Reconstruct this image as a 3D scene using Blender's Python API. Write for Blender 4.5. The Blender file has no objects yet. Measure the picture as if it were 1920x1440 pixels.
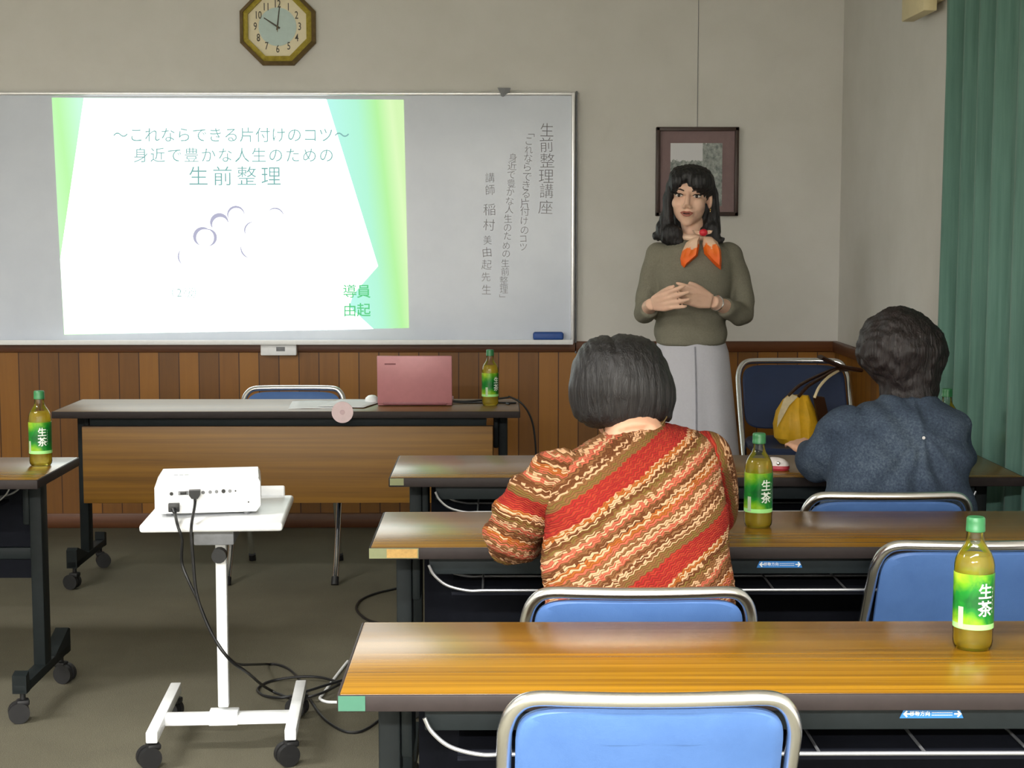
import bpy, bmesh, math, random
import numpy as np
from mathutils import Vector, Matrix, Euler, noise as mnoise

random.seed(7)
SC = bpy.context.scene
COL = SC.collection
R = math.radians

# ------------------------------------------------------------------ camera
CAM_Z, PITCH, YAW, FPX = 1.40, 5.55, -0.48, 3000.0
cam_data = bpy.data.cameras.new('camera')
cam_data.sensor_fit = 'HORIZONTAL'
cam_data.sensor_width = 36.0
cam_data.lens = FPX / 1920 * 36.0
cam_data.clip_start = 0.05
cam = bpy.data.objects.new('camera', cam_data)
COL.objects.link(cam)
cam.location = (0, 0, CAM_Z)
cam.rotation_euler = (R(90 - PITCH), 0, R(YAW))
SC.camera = cam

# ------------------------------------------------------------------ world, exposure
world = bpy.data.worlds.new('World'); SC.world = world
world.use_nodes = True
world.node_tree.nodes['Background'].inputs[0].default_value = (0.75, 0.8, 0.9, 1)
world.node_tree.nodes['Background'].inputs[1].default_value = 0.0
SC.view_settings.view_transform = 'Standard'
SC.view_settings.look = 'None'
SC.view_settings.gamma = 1.0
SC.view_settings.use_curve_mapping = False
SC.view_settings.exposure = 0.0

# ------------------------------------------------------------------ ceiling lamps (rear rows on, front rows off) and one added fill
CEIL = 2.72
def area(name, loc, sx, sy, power, color=(1, 1, 1), spread=180, rot=(0, 0, 0)):
    l = bpy.data.lights.new(name, 'AREA')
    l.shape = 'RECTANGLE'; l.size = sx; l.size_y = sy
    l.energy = power; l.color = color; l.spread = R(spread)
    o = bpy.data.objects.new(name, l); COL.objects.link(o)
    o.location = loc; o.rotation_euler = rot
    return o
LAMPS = [  # x, y, power, spread
    (-0.62, 0.75, 190, 122),
    (0.70, 0.75, 62, 116),
    (0.30, -2.3, 430, 172),
    (-1.25, -2.3, 370, 172),
    (-2.80, -2.3, 330, 172),
    (-2.7, 3.0, 110, 175),  # added ambient fill for the front wall, not a known fitting
]
for i, (lx, ly, pw, sp) in enumerate(LAMPS):
    area('ceiling_lamp', (lx, ly, CEIL - 0.075), 1.25, 0.28, pw, (1.0, 0.985, 0.955), sp)

# ------------------------------------------------------------------ helpers
CM = Euler((R(90 - PITCH), 0, R(YAW))).to_matrix()
CO = Vector((0, 0, CAM_Z))
def ray(px, py):
    return CM @ Vector(((px - 960) / FPX, -(py - 720) / FPX, -1.0))
def W(px, py, Y):            # where the sight line of a photo pixel meets the depth Y
    d = ray(px, py); return CO + d * (Y / d.y)
def F(px, py, z=0.0):        # where it meets the height z
    d = ray(px, py); return CO + d * ((z - CAM_Z) / d.z)

def lin(c):
    c = c / 255.0
    return c / 12.92 if c <= 0.04045 else ((c + 0.055) / 1.055) ** 2.4
def C(r, g, b): return (lin(r), lin(g), lin(b), 1.0)

class NT:
    def __init__(s, name):
        s.m = bpy.data.materials.new(name); s.m.use_nodes = True
        s.t = s.m.node_tree; s.n = s.t.nodes; s.l = s.t.links
        s.b = s.n['Principled BSDF']
    def node(s, typ, **kw):
        n = s.n.new(typ)
        for k, v in kw.items():
            if k.startswith('in_'):
                n.inputs[k[3:]].default_value = v
            else: setattr(n, k, v)
        return n
    def link(s, a, b): s.l.new(a, b)
    def math(s, op, a, b=None, c=None):
        n = s.n.new('ShaderNodeMath'); n.operation = op
        for i, v in enumerate((a, b, c)):
            if v is None: continue
            if isinstance(v, (int, float)): n.inputs[i].default_value = v
            else: s.l.new(v, n.inputs[i])
        return n.outputs[0]
    def coord(s, which='Object', scale=(1, 1, 1), rot=(0, 0, 0)):
        tc = s.n.new('ShaderNodeTexCoord'); mp = s.n.new('ShaderNodeMapping')
        mp.inputs['Scale'].default_value = scale; mp.inputs['Rotation'].default_value = rot
        s.l.new(tc.outputs[which], mp.inputs[0]); return mp.outputs[0]
    def noise(s, vec, scale=5, detail=4, rough=0.5, dist=0.0):
        n = s.n.new('ShaderNodeTexNoise'); n.inputs['Scale'].default_value = scale
        n.inputs['Detail'].default_value = detail; n.inputs['Roughness'].default_value = rough
        n.inputs['Distortion'].default_value = dist
        if vec is not None: s.l.new(vec, n.inputs['Vector'])
        return n.outputs['Fac']
    def ramp(s, fac, stops, interp='LINEAR'):
        n = s.n.new('ShaderNodeValToRGB'); n.color_ramp.interpolation = interp
        e = n.color_ramp.elements
        while len(e) < len(stops): e.new(0.5)
        for i, (p, c) in enumerate(stops): e[i].position = p; e[i].color = c
        s.l.new(fac, n.inputs[0]); return n.outputs['Color']
    def mix(s, fac, a, b, mode='MIX'):
        n = s.n.new('ShaderNodeMix'); n.data_type = 'RGBA'; n.blend_type = mode
        for k, v in ((0, fac), (6, a), (7, b)):
            if isinstance(v, (int, float, tuple)): n.inputs[k].default_value = v
            else: s.l.new(v, n.inputs[k])
        return n.outputs[2]
    def bump(s, h, strength=0.2, dist=0.01):
        n = s.n.new('ShaderNodeBump'); n.inputs['Strength'].default_value = strength
        n.inputs['Distance'].default_value = dist
        s.l.new(h, n.inputs['Height']); s.l.new(n.outputs[0], s.b.inputs['Normal'])
    def base(s, col):
        if isinstance(col, tuple): s.b.inputs['Base Color'].default_value = col
        else: s.l.new(col, s.b.inputs['Base Color'])
    def set(s, **kw):
        for k, v in kw.items(): s.b.inputs[k.replace('_', ' ')].default_value = v
        return s

def pbr(name, col, rough=0.5, metal=0.0, vary=0.12, scale=40, bump=0.0, bscale=None, spec=0.5, coords='Object'):
    t = NT(name)
    v = t.coord(coords)
    f = t.noise(v, scale, 5, 0.6)
    lo = tuple(c * (1 - vary) for c in col[:3]) + (1,)
    hi = tuple(min(1, c * (1 + vary)) for c in col[:3]) + (1,)
    t.base(t.ramp(f, [(0.3, lo), (0.7, hi)]))
    t.set(Roughness=rough, Metallic=metal, Specular_IOR_Level=spec)
    if bump:
        t.bump(t.noise(v, bscale or scale * 4, 4, 0.6), bump, 0.004)
    return t.m

def emit(name, col, strength):
    t = NT(name); t.base((0, 0, 0, 1)); t.set(Roughness=0.6, Specular_IOR_Level=0.0)
    t.b.inputs['Emission Color'].default_value = col
    t.b.inputs['Emission Strength'].default_value = strength
    return t.m

class MB:
    """collects shapes, builds ONE mesh object"""
    def __init__(s): s.bm = bmesh.new(); s.mi = 0
    def _tag(s, faces):
        for f in faces: f.material_index = s.mi
    def box(s, c, size, rot=(0, 0, 0), bevel=0.0, seg=2):
        r = bmesh.ops.create_cube(s.bm, size=1.0); vs = r['verts']
        M = Matrix.Translation(c) @ Euler(rot).to_matrix().to_4x4() @ Matrix.Diagonal((*size, 1))
        bmesh.ops.transform(s.bm, matrix=M, verts=vs)
        es = list({e for v in vs for e in v.link_edges})
        if bevel > 0:
            bmesh.ops.bevel(s.bm, geom=es, offset=bevel, segments=seg, profile=0.5, affect='EDGES')
        return s
    def cyl(s, p0, p1, r0, r1=None, seg=20, caps=True):
        p0 = Vector(p0); p1 = Vector(p1); r1 = r0 if r1 is None else r1
        return s.tube([p0, p1], [r0, r1], seg, caps)
    def tube(s, pts, r, seg=10, caps=True, flat=None):
        pts = [Vector(p) for p in pts]
        n = len(pts); rs = r if isinstance(r, (list, tuple)) else [r] * n
        rings = []; up = None
        for i, p in enumerate(pts):
            d = (pts[min(i + 1, n - 1)] - pts[max(i - 1, 0)]).normalized()
            if up is None:
                a = Vector((0, 0, 1)) if abs(d.z) < 0.9 else Vector((0, 1, 0))
                up = (a - d * a.dot(d)).normalized()
            else:
                up = (up - d * up.dot(d)).normalized()
            side = d.cross(up)
            ry = 1.0 if flat is None else flat
            rings.append([s.bm.verts.new(p + (side * math.cos(2 * math.pi * k / seg) + up * ry * math.sin(2 * math.pi * k / seg)) * rs[i]) for k in range(seg)])
        s._skin(rings, caps); return s
    def _skin(s, rings, caps=True, closed=True):
        for a, b in zip(rings, rings[1:]):
            m = len(a)
            for k in range(m if closed else m - 1):
                s.bm.faces.new((a[k], a[(k + 1) % m], b[(k + 1) % m], b[k]))
        if caps:
            s.bm.faces.new(rings[0][::-1]); s.bm.faces.new(rings[-1])
    def loft(s, rings, seg=32, pw=2.0):
        """rings: (centre, rx, ry) ellipses lying flat (normal z) or (centre, rx, ry, Matrix3)"""
        out = []
        for rg in rings:
            c = Vector(rg[0]); M = rg[3] if len(rg) > 3 else Matrix.Identity(3)
            vs = []
            for k in range(seg):
                a = 2 * math.pi * k / seg; ca, sa = math.cos(a), math.sin(a)
                x = math.copysign(abs(ca) ** (2 / pw), ca) * rg[1]; y = math.copysign(abs(sa) ** (2 / pw), sa) * rg[2]
                vs.append(s.bm.verts.new(c + M @ Vector((x, y, 0))))
            out.append(vs)
        s._skin(out); return s
    def lathe(s, prof, seg=32, c=(0, 0, 0)):
        rings = [[s.bm.verts.new(Vector(c) + Vector((r * math.cos(2 * math.pi * k / seg), r * math.sin(2 * math.pi * k / seg), z))) for k in range(seg)] for r, z in prof]
        s._skin(rings); return s
    def ell(s, c, rad, rot=(0, 0, 0), u=20, v=14):
        r = bmesh.ops.create_uvsphere(s.bm, u_segments=u, v_segments=v, radius=1.0)
        M = Matrix.Translation(c) @ Euler(rot).to_matrix().to_4x4() @ Matrix.Diagonal((*rad, 1))
        bmesh.ops.transform(s.bm, matrix=M, verts=r['verts']); return s
    def prism(s, poly, d0, d1, axis='y'):
        """polygon in the plane across axis, extruded from d0 to d1"""
        def P(a, b, d): return {'y': (a, d, b), 'z': (a, b, d), 'x': (d, a, b)}[axis]
        A = [s.bm.verts.new(P(a, b, d0)) for a, b in poly]; B = [s.bm.verts.new(P(a, b, d1)) for a, b in poly]
        s._skin([A, B]); return s
    def quad(s, *pts):
        s.bm.faces.new([s.bm.verts.new(p) for p in pts]); return s
    def mesh(s, me, M=None):
        vs = [s.bm.verts.new((M @ v.co) if M else v.co) for v in me.vertices]
        for p in me.polygons:
            try: s.bm.faces.new([vs[i] for i in p.vertices])
            except ValueError: pass
        return s
    def raw(s, name, angle=35, smooth=True):
        bmesh.ops.recalc_face_normals(s.bm, faces=s.bm.faces)
        me = bpy.data.meshes.new(name)
        if smooth:
            ca = R(angle)
            for f in s.bm.faces: f.smooth = True
            for e in s.bm.edges:
                if len(e.link_faces) == 2 and e.calc_face_angle(0) > ca: e.smooth = False
        s.bm.to_mesh(me); s.bm.free(); return me
    def build(s, name, mat, parent=None, angle=35, smooth=True):
        me = s.raw(name, angle, smooth)
        return link(name, me, mat, parent)

def link(name, me, mat, parent=None):
    me.materials.clear()
    for m in (mat if isinstance(mat, (list, tuple)) else [mat]): me.materials.append(m)
    o = bpy.data.objects.new(name, me); COL.objects.link(o)
    if parent: o.parent = parent
    return o

def blob(name, mb, voxel, mat, parent=None, smooth=6, factor=0.5, disp=None):
    """union of everything in mb as one continuous smoothed surface"""
    me = mb.raw(name + '_src', smooth=False)
    o = bpy.data.objects.new('src', me); COL.objects.link(o)
    r = o.modifiers.new('r', 'REMESH'); r.mode = 'VOXEL'; r.voxel_size = voxel; r.use_smooth_shade = True
    if smooth:
        m = o.modifiers.new('s', 'SMOOTH'); m.factor = factor; m.iterations = smooth
    dg = bpy.context.evaluated_depsgraph_get()
    out = bpy.data.meshes.new_from_object(o.evaluated_get(dg))
    bpy.data.objects.remove(o); bpy.data.meshes.remove(me)
    out.name = name
    if disp:
        nrm = [v.normal.copy() for v in out.vertices]
        for v, n in zip(out.vertices, nrm): v.co += n * disp(v.co, n)
    for p in out.polygons: p.use_smooth = True
    return link(name, out, mat, parent)

def tag(o, label, cat, group=None):
    o['label'] = label; o['category'] = cat
    if group: o['group'] = group
    return o
def thing(name, label, cat, loc=(0, 0, 0), rz=0.0, group=None):
    o = bpy.data.objects.new(name, None); COL.objects.link(o)
    o.location = loc; o.rotation_euler = (0, 0, rz); o.empty_display_size = 0.05
    return tag(o, label, cat, group)
def struct(o): o['kind'] = 'structure'; return o
def dup(root, loc, rz, label, group=None, scale=1.0):
    r = root.copy(); COL.objects.link(r)
    r.location = loc; r.rotation_euler = (0, 0, rz); r.scale = (scale,) * 3
    r['label'] = label
    if group: r['group'] = group
    for ch in list(root.children):
        c = ch.copy(); COL.objects.link(c); c.parent = r
        for g in list(ch.children):
            d = g.copy(); COL.objects.link(d); d.parent = c
    return r

def text_me(body, size=1.0, offset=0.0, extrude=0.0, align='CENTER', spacing=1.0):
    cu = bpy.data.curves.new('t', 'FONT'); cu.body = body; cu.size = size
    cu.align_x = align; cu.align_y = "CENTER"; cu.offset = offset * size; cu.extrude = extrude
    cu.space_character = spacing; cu.resolution_u = 3
    o = bpy.data.objects.new('t', cu); COL.objects.link(o)
    dg = bpy.context.evaluated_depsgraph_get()
    me = bpy.data.meshes.new_from_object(o.evaluated_get(dg))
    bpy.data.objects.remove(o); bpy.data.curves.remove(cu)
    return me
def wall_M(p, rz=0.0, tilt=0.0):     # text plane standing up, facing -Y
    return Matrix.Translation(p) @ Matrix.Rotation(tilt, 4, 'Y') @ Matrix.Rotation(R(90), 4, 'X')

def smooth_path(pts, n=8):
    pts = [Vector(p) for p in pts]; out = []
    for i in range(len(pts) - 1):
        p0 = pts[max(i - 1, 0)]; p1 = pts[i]; p2 = pts[i + 1]; p3 = pts[min(i + 2, len(pts) - 1)]
        for k in range(n):
            t = k / n
            out.append(0.5 * ((2 * p1) + (p2 - p0) * t + (2 * p0 - 5 * p1 + 4 * p2 - p3) * t * t + (3 * p1 - p0 - 3 * p2 + p3) * t ** 3))
    out.append(pts[-1]); return out

# ------------------------------------------------------------------ materials
def m_wall():
    t = NT('plaster_wallpaper'); v = t.coord('Object')
    t.base(t.ramp(t.noise(v, 3, 6, 0.6), [(0.3, C(205, 203, 197)), (0.7, C(213, 211, 206))]))
    t.set(Roughness=0.85, Specular_IOR_Level=0.2); t.bump(t.noise(v, 260, 3, 0.6), 0.25, 0.002); return t.m
def m_planks(axis):
    t = NT('plank_wainscot'); tc = t.n.new('ShaderNodeTexCoord'); sep = t.n.new('ShaderNodeSeparateXYZ')
    t.link(tc.outputs['Object'], sep.inputs[0])
    u = sep.outputs[0 if axis == 'x' else 1]
    q = t.math('DIVIDE', u, 0.093); fl = t.math('FLOOR', q); fr = t.math('FRACT', q)
    wn = t.n.new('ShaderNodeTexWhiteNoise'); wn.noise_dimensions = '1D'; t.link(fl, wn.inputs['W'])
    g = t.noise(t.coord('Object', (26, 26, 1.6)), 1.0, 6, 0.65, 0.6)
    f = t.math('ADD', t.math('MULTIPLY', wn.outputs['Value'], 0.62), t.math('MULTIPLY', g, 0.42))
    col = t.ramp(f, [(0.15, C(104, 66, 20)), (0.45, C(128, 82, 24)), (0.8, C(148, 98, 30))])
    gap = t.math('LESS_THAN', t.math('ABSOLUTE', t.math('SUBTRACT', fr, 0.5)), 0.475)
    t.base(t.mix(gap, C(60, 32, 12), col))
    t.set(Roughness=0.42, Specular_IOR_Level=0.35); t.bump(gap, 0.4, 0.004); return t.m
def m_grain(name, stops, rough, along='x', spec=0.5, fine=60):
    t = NT(name)
    sc = {'x': (0.9, fine, fine), 'z': (fine, fine, 0.9)}[along]
    g = t.noise(t.coord('Object', sc), 1.0, 5, 0.62, 0.25)
    sc2 = {'x': (0.25, 9, 9), 'z': (9, 9, 0.25)}[along]
    g2 = t.noise(t.coord('Object', sc2), 1.0, 3, 0.5, 0.3)
    f = t.math('ADD', t.math('MULTIPLY', g, 0.7), t.math('MULTIPLY', g2, 0.35))
    t.base(t.ramp(f, stops)); t.set(Roughness=rough, Specular_IOR_Level=spec); return t.m
def m_carpet():
    t = NT('carpet_tiles'); v = t.coord('Object')
    a = t.noise(v, 420, 3, 0.7); b = t.noise(v, 1.3, 4, 0.6)
    f = t.math('ADD', t.math('MULTIPLY', a, 0.75), t.math('MULTIPLY', b, 0.25))
    t.base(t.ramp(f, [(0.3, C(72, 69, 58)), (0.5, C(108, 104, 89)), (0.7, C(140, 136, 117))]))
    t.set(Roughness=0.97, Specular_IOR_Level=0.1); t.bump(a, 0.8, 0.006); return t.m
def m_chrome():
    t = NT('chrome'); t.base((0.82, 0.83, 0.85, 1)); t.set(Metallic=1.0, Roughness=0.24)
    return t.m
def m_vinyl():
    t = NT('blue_vinyl'); v = t.coord('Object')
    t.base(t.ramp(t.noise(v, 9, 6, 0.65), [(0.3, C(67, 100, 153)), (0.7, C(75, 109, 163))]))
    t.set(Roughness=0.5, Specular_IOR_Level=0.4); t.bump(t.noise(v, 500, 2), 0.12, 0.002); return t.m
def m_hair(name, dark, light, rough=0.42):
    t = NT(name); g = t.noise(t.coord('Object', (90, 90, 7)), 1.0, 5, 0.65, 0.5)
    t.base(t.ramp(g, [(0.3, dark), (0.75, light)])); t.set(Roughness=rough, Specular_IOR_Level=0.45)
    t.bump(g, 0.7, 0.01); return t.m
def m_stripes(name, ang, period, ph=0.0):
    """knit with diagonal multicoloured stripes, rows of small wavy stitches"""
    t = NT(name); tc = t.n.new('ShaderNodeTexCoord'); sep = t.n.new('ShaderNodeSeparateXYZ')
    t.link(tc.outputs['Object'], sep.inputs[0]); x, y, z = sep.outputs
    s, c = math.sin(ang), math.cos(ang)
    v = t.math('SUBTRACT', t.math('MULTIPLY', z, c), t.math('MULTIPLY', x, s))
    u = t.math('ADD', t.math('MULTIPLY', x, c), t.math('MULTIPLY', z, s))
    zig = t.math('PINGPONG', t.math('ADD', u, t.math('MULTIPLY', y, 0.7)), 0.0085)
    vz = t.math('ADD', v, t.math('MULTIPLY', zig, 0.40))
    nz = t.noise(t.coord('Object'), 14, 3); vz = t.math('ADD', vz, t.math('MULTIPLY', t.math('SUBTRACT', nz, 0.5), 0.018))
    band = t.math('FRACT', t.math('ADD', t.math('DIVIDE', vz, period), ph))
    red, crm, tan, ora, bro, pnk, olv = C(140, 34, 30), C(190, 150, 114), C(116, 78, 46), C(148, 82, 34), C(92, 54, 28), C(170, 86, 64), C(108, 86, 42)
    A = t.ramp(band, [(0.0, red), (0.19, tan), (0.30, bro), (0.40, pnk), (0.47, tan), (0.56, ora), (0.64, bro), (0.72, pnk), (0.79, tan), (0.87, bro), (0.94, ora)], 'CONSTANT')
    B = t.ramp(band, [(0.0, C(150, 48, 34)), (0.19, olv), (0.27, crm), (0.36, tan), (0.42, crm), (0.52, pnk), (0.60, crm), (0.68, tan), (0.75, crm), (0.84, olv), (0.90, crm)], 'CONSTANT')
    row = t.math('FLOOR', t.math('DIVIDE', vz, 0.0046)); cu = t.math('FLOOR', t.math('DIVIDE', u, 0.0085))
    comb = t.n.new('ShaderNodeCombineXYZ'); t.link(row, comb.inputs[0]); t.link(cu, comb.inputs[1])
    wn = t.n.new('ShaderNodeTexWhiteNoise'); wn.noise_dimensions = '2D'; t.link(comb.outputs[0], wn.inputs['Vector'])
    rowf = t.math('FRACT', t.math('DIVIDE', vz, 0.0092))
    alt = t.math('GREATER_THAN', t.math('ADD', t.math('MULTIPLY', rowf, 0.6), t.math('MULTIPLY', wn.outputs['Value'], 0.65)), 0.66)
    col = t.mix(alt, A, B)
    edge = t.math('PINGPONG', t.math('DIVIDE', vz, 0.0046), 0.5)
    col = t.mix(t.math('MULTIPLY', t.math('LESS_THAN', edge, 0.13), 0.55), col, C(70, 36, 20))
    t.base(col); t.set(Roughness=0.92, Specular_IOR_Level=0.15); t.bump(edge, 0.6, 0.004); return t.m
def m_fabric(name, col, vary=0.25, scale=180, rough=0.9, bump=0.4):
    t = NT(name); v = t.coord('Object'); a = t.noise(v, scale, 4, 0.7); b = t.noise(v, 7, 4, 0.6)
    f = t.math('ADD', t.math('MULTIPLY', a, 0.6), t.math('MULTIPLY', b, 0.4))
    lo = tuple(c * (1 - vary) for c in col[:3]) + (1,); hi = tuple(c * (1 + vary) for c in col[:3]) + (1,)
    t.base(t.ramp(f, [(0.32, lo), (0.68, hi)])); t.set(Roughness=rough, Specular_IOR_Level=0.15)
    t.bump(a, bump, 0.004); return t.m
def m_skin(name, col):
    t = NT(name); v = t.coord('Object'); a = t.noise(v, 30, 4, 0.6)
    lo = (col[0] * 0.92, col[1] * 0.88, col[2] * 0.88, 1)
    t.base(t.ramp(a, [(0.3, lo), (0.7, col)])); t.set(Roughness=0.55, Specular_IOR_Level=0.35, Subsurface_Weight=0.08, Subsurface_Scale=0.01)
    return t.m

M = {}
M['wall'] = m_wall()
M['planks_x'] = m_planks('x'); M['planks_y'] = m_planks('y')
M['rail'] = m_grain('cap_rail_wood', [(0.3, C(74, 40, 16)), (0.7, C(104, 58, 22))], 0.45)
M['carpet'] = m_carpet()
M['ceil'] = pbr('ceiling_board', C(222, 220, 212), 0.9, vary=0.04, scale=30)
M['top'] = m_grain('table_laminate', [(0.32, C(62, 38, 6)), (0.43, C(98, 66, 9)), (0.56, C(120, 84, 12)), (0.70, C(138, 100, 22))], 0.25, spec=0.5)
M['top_satin'] = m_grain('satin_laminate', [(0.30, C(72, 47, 8)), (0.44, C(100, 69, 10)), (0.56, C(117, 83, 13)), (0.72, C(130, 95, 22))], 0.42, spec=0.9)
M['panel'] = m_grain('panel_laminate', [(0.32, C(70, 45, 8)), (0.5, C(108, 73, 14)), (0.72, C(128, 90, 22))], 0.5)
M['edge'] = pbr('edge_band', C(40, 34, 33), 0.55, vary=0.1, spec=0.2)
M['steel'] = pbr('dark_grey_steel', C(22, 27, 28), 0.6, vary=0.08, spec=0.15)
M['steel_l'] = pbr('grey_steel', C(30, 36, 38), 0.55, vary=0.08, spec=0.15)
M['backing'] = pbr('dark_backing', C(18, 20, 27), 0.8, spec=0.1)
M['rubber'] = pbr('black_rubber', C(17, 17, 19), 0.6)
M['chrome'] = m_chrome()
M['vinyl'] = m_vinyl()
M['wire'] = pbr('grey_wire', (0.42, 0.43, 0.45, 1), 0.35, 0.8, vary=0.05)
M['white_paint'] = pbr('white_paint', C(236, 238, 240), 0.35, vary=0.03)
M['alu'] = pbr('aluminium', (0.9, 0.9, 0.92, 1), 0.30, 0.55, vary=0.02)
M['white_plastic'] = pbr('white_plastic', C(240, 242, 244), 0.4, vary=0.03)
M['black_plastic'] = pbr('black_plastic', C(20, 21, 24), 0.45)
M['grey_plastic'] = pbr('grey_plastic', C(120, 122, 126), 0.5)
M['cord'] = pbr('black_cord', C(16, 16, 18), 0.5)
# ================================================================== the setting
WY = 7.45            # front wall
WX = 1.585           # right wall
LX, BY = -4.6, -4.0
RAIL_Z = 0.872
struct(MB().box(((LX + WX) / 2, (BY + WY) / 2, -0.05), (WX - LX + 0.2, WY - BY + 0.2, 0.1)).build('floor', M['carpet']))
ceil = struct(MB().box(((LX + WX) / 2, (BY + WY) / 2, CEIL + 0.05), (WX - LX + 0.2, WY - BY + 0.2, 0.1)).build('ceiling', M['ceil']))
for (lx, ly, pw, sp) in LAMPS:   # lamp housings on the ceiling, one for the added fill too
    fx = MB(); fx.box((lx, ly - 0.17, CEIL - 0.03), (1.32, 0.02, 0.06)); fx.box((lx, ly + 0.17, CEIL - 0.03), (1.32, 0.02, 0.06))
    fx.box((lx - 0.65, ly, CEIL - 0.03), (0.02, 0.32, 0.06)); fx.box((lx + 0.65, ly, CEIL - 0.03), (0.02, 0.32, 0.06)); fx.box((lx, ly, CEIL - 0.012), (1.3, 0.33, 0.02))
    fx.build('lamp_housing', M['white_paint'], ceil)
wf = struct(MB().box(((LX + WX) / 2, WY + 0.05, CEIL / 2), (WX - LX + 0.2, 0.1, CEIL)).build('wall_front', M['wall']))
wr = struct(MB().box((WX + 0.05, (BY + WY) / 2, CEIL / 2), (0.1, WY - BY, CEIL)).build('wall_right', M['wall']))
struct(MB().box((LX - 0.05, (BY + WY) / 2, CEIL / 2), (0.1, WY - BY, CEIL)).build('wall_left', M['wall']))
struct(MB().box(((LX + WX) / 2, BY - 0.05, CEIL / 2), (WX - LX + 0.2, 0.1, CEIL)).build('wall_back', M['wall']))
w = struct(MB().box(((LX + WX) / 2, WY - 0.008, RAIL_Z / 2), (WX - LX, 0.016, RAIL_Z - 0.04)).build('trim_1', M['planks_x']))
w = struct(MB().box((WX - 0.008, 6.55, RAIL_Z / 2), (0.016, 1.76, RAIL_Z - 0.04)).build('trim_2', M['planks_y']))
struct(MB().box(((LX + WX) / 2, WY - 0.015, RAIL_Z - 0.02), (WX - LX, 0.03, 0.05), bevel=0.006).build('trim_3', M['rail']))
struct(MB().box((WX - 0.015, 6.535, RAIL_Z - 0.02), (0.03, 1.77, 0.05), bevel=0.006).build('trim_4', M['rail']))
struct(MB().box(((LX + WX) / 2, WY - 0.012, 0.035), (WX - LX, 0.024, 0.07), bevel=0.004).build('baseboard_front', M['rail']))
struct(MB().box((WX - 0.012, 6.55, 0.035), (0.024, 1.76, 0.07), bevel=0.004).build('baseboard_right', M['rail']))

# ================================================================== whiteboard
BYF = WY - 0.045     # face of the board
zb, zt = W(700, 641, BYF).z, W(700, 176, BYF).z
xr = W(1074, 400, BYF).x; xl = xr - 3.62
t = NT('whiteboard_enamel'); t.base(C(205, 209, 216)); t.set(Roughness=0.22, Specular_IOR_Level=0.5)
v = t.coord('Object'); t.base(t.ramp(t.noise(v, 2.2, 5, 0.6), [(0.3, C(192, 200, 214)), (0.7, C(205, 212, 224))])); M['enamel'] = t.m
wb = thing('whiteboard', 'long wall whiteboard in a thin pale metal frame with handwritten Japanese columns', 'whiteboard', ((xl + xr) / 2, BYF, zb))
O = wb.location.copy()
MB().box((0, 0.02, (zt - zb) / 2), (xr - xl - 0.01, 0.04, zt - zb - 0.01)).build('writing_surface', M['enamel'], wb)
fw = 0.017; hx = (xr - xl) / 2
MB().box((0, 0.012, zt - zb), (2 * hx, 0.06, fw), bevel=0.007, seg=4).build('frame_rail', M['alu'], wb)
MB().box((0, 0.012, 0), (2 * hx, 0.06, fw), bevel=0.007, seg=4).build('frame_rail', M['alu'], wb)
for s in (-1, 1):
    MB().box((s * hx, 0.012, (zt - zb) / 2), (fw, 0.06, zt - zb + fw), bevel=0.007, seg=4).build('frame_stile', M['alu'], wb)
MB().box((hx + 0.0165, 0.03, (zt - zb) / 2 - 0.02), (0.008, 0.03, zt - zb + 0.07), bevel=0.002).build('mounting_strip', M['grey_plastic'], wb)
tr = MB(); tr.box((0, -0.045, -0.004), (2 * hx, 0.06, 0.008), bevel=0.002); tr.box((0, -0.073, 0.004), (2 * hx, 0.005, 0.02), bevel=0.002)
tr.build('marker_tray', M['white_paint'], wb)
c = W(945, 175, BYF - 0.02) - O
MB().prism([(c.x - 0.028, c.z + 0.024), (c.x + 0.03, c.z + 0.024), (c.x + 0.026, c.z + 0.006), (c.x - 0.004, c.z - 0.014), (c.x - 0.012, c.z - 0.012)], -0.028, 0.02).build('clip', M['grey_plastic'], wb)
# handwriting
random.seed(3); hw = None; ink_hand = pbr('marker_ink', C(122, 122, 130), 0.6)
def put(ch, px, py, size, off=-0.012):
    p = W(px + random.uniform(-1, 1), py + random.uniform(-1, 1), BYF) - O; p.y = -0.0012
    me = text_me(ch, 1.0, off)
    s = size * random.uniform(0.93, 1.06)
    Mx = Matrix.Translation(p) @ Matrix.Rotation(R(random.uniform(-5, 5)), 4, 'Y') @ Matrix.Rotation(R(90), 4, 'X') @ Matrix.Diagonal((s * random.uniform(0.9, 1.05), s, s, 1))
    hw.mesh(me, Mx); bpy.data.meshes.remove(me)
def column(txt, x0, y0, x1, y1, size):
    global hw
    n = len(txt); hw = MB()
    for i, ch in enumerate(txt):
        f = i / (n - 1)
        if ch == ' ': continue
        off = -0.012
        if ch in '「」':   # brackets turn in vertical writing
            p = W(x0 + (x1 - x0) * f, y0 + (y1 - y0) * f, BYF) - O; p.y = -0.0012
            me = text_me(ch, 1.0, -0.01)
            hw.mesh(me, Matrix.Translation(p) @ Matrix.Rotation(R(90), 4, 'Y') @ Matrix.Rotation(R(90), 4, 'X') @ Matrix.Diagonal((size, size, size, 1))); continue
        put(ch, x0 + (x1 - x0) * f, y0 + (y1 - y0) * f, size, off)
def write(*cols):
    out = MB()
    for c_ in cols:
        column(*c_); m2 = hw.raw('c', smooth=False); out.mesh(m2); bpy.data.meshes.remove(m2)
    o = link('handwriting', out.raw('handwriting', smooth=False), ink_hand, wb); o['label'] = 'grey handwritten Japanese column'
write(('生前整理講座', 1026, 246, 1024, 390, 0.070))
write(('「これならできる片付けのコツ', 992, 248, 981, 465, 0.046))
write(('身近で豊かな人生のための生前整理」', 961, 296, 943, 560, 0.043))
write(('講師', 919, 334, 919, 358, 0.050))
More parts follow.
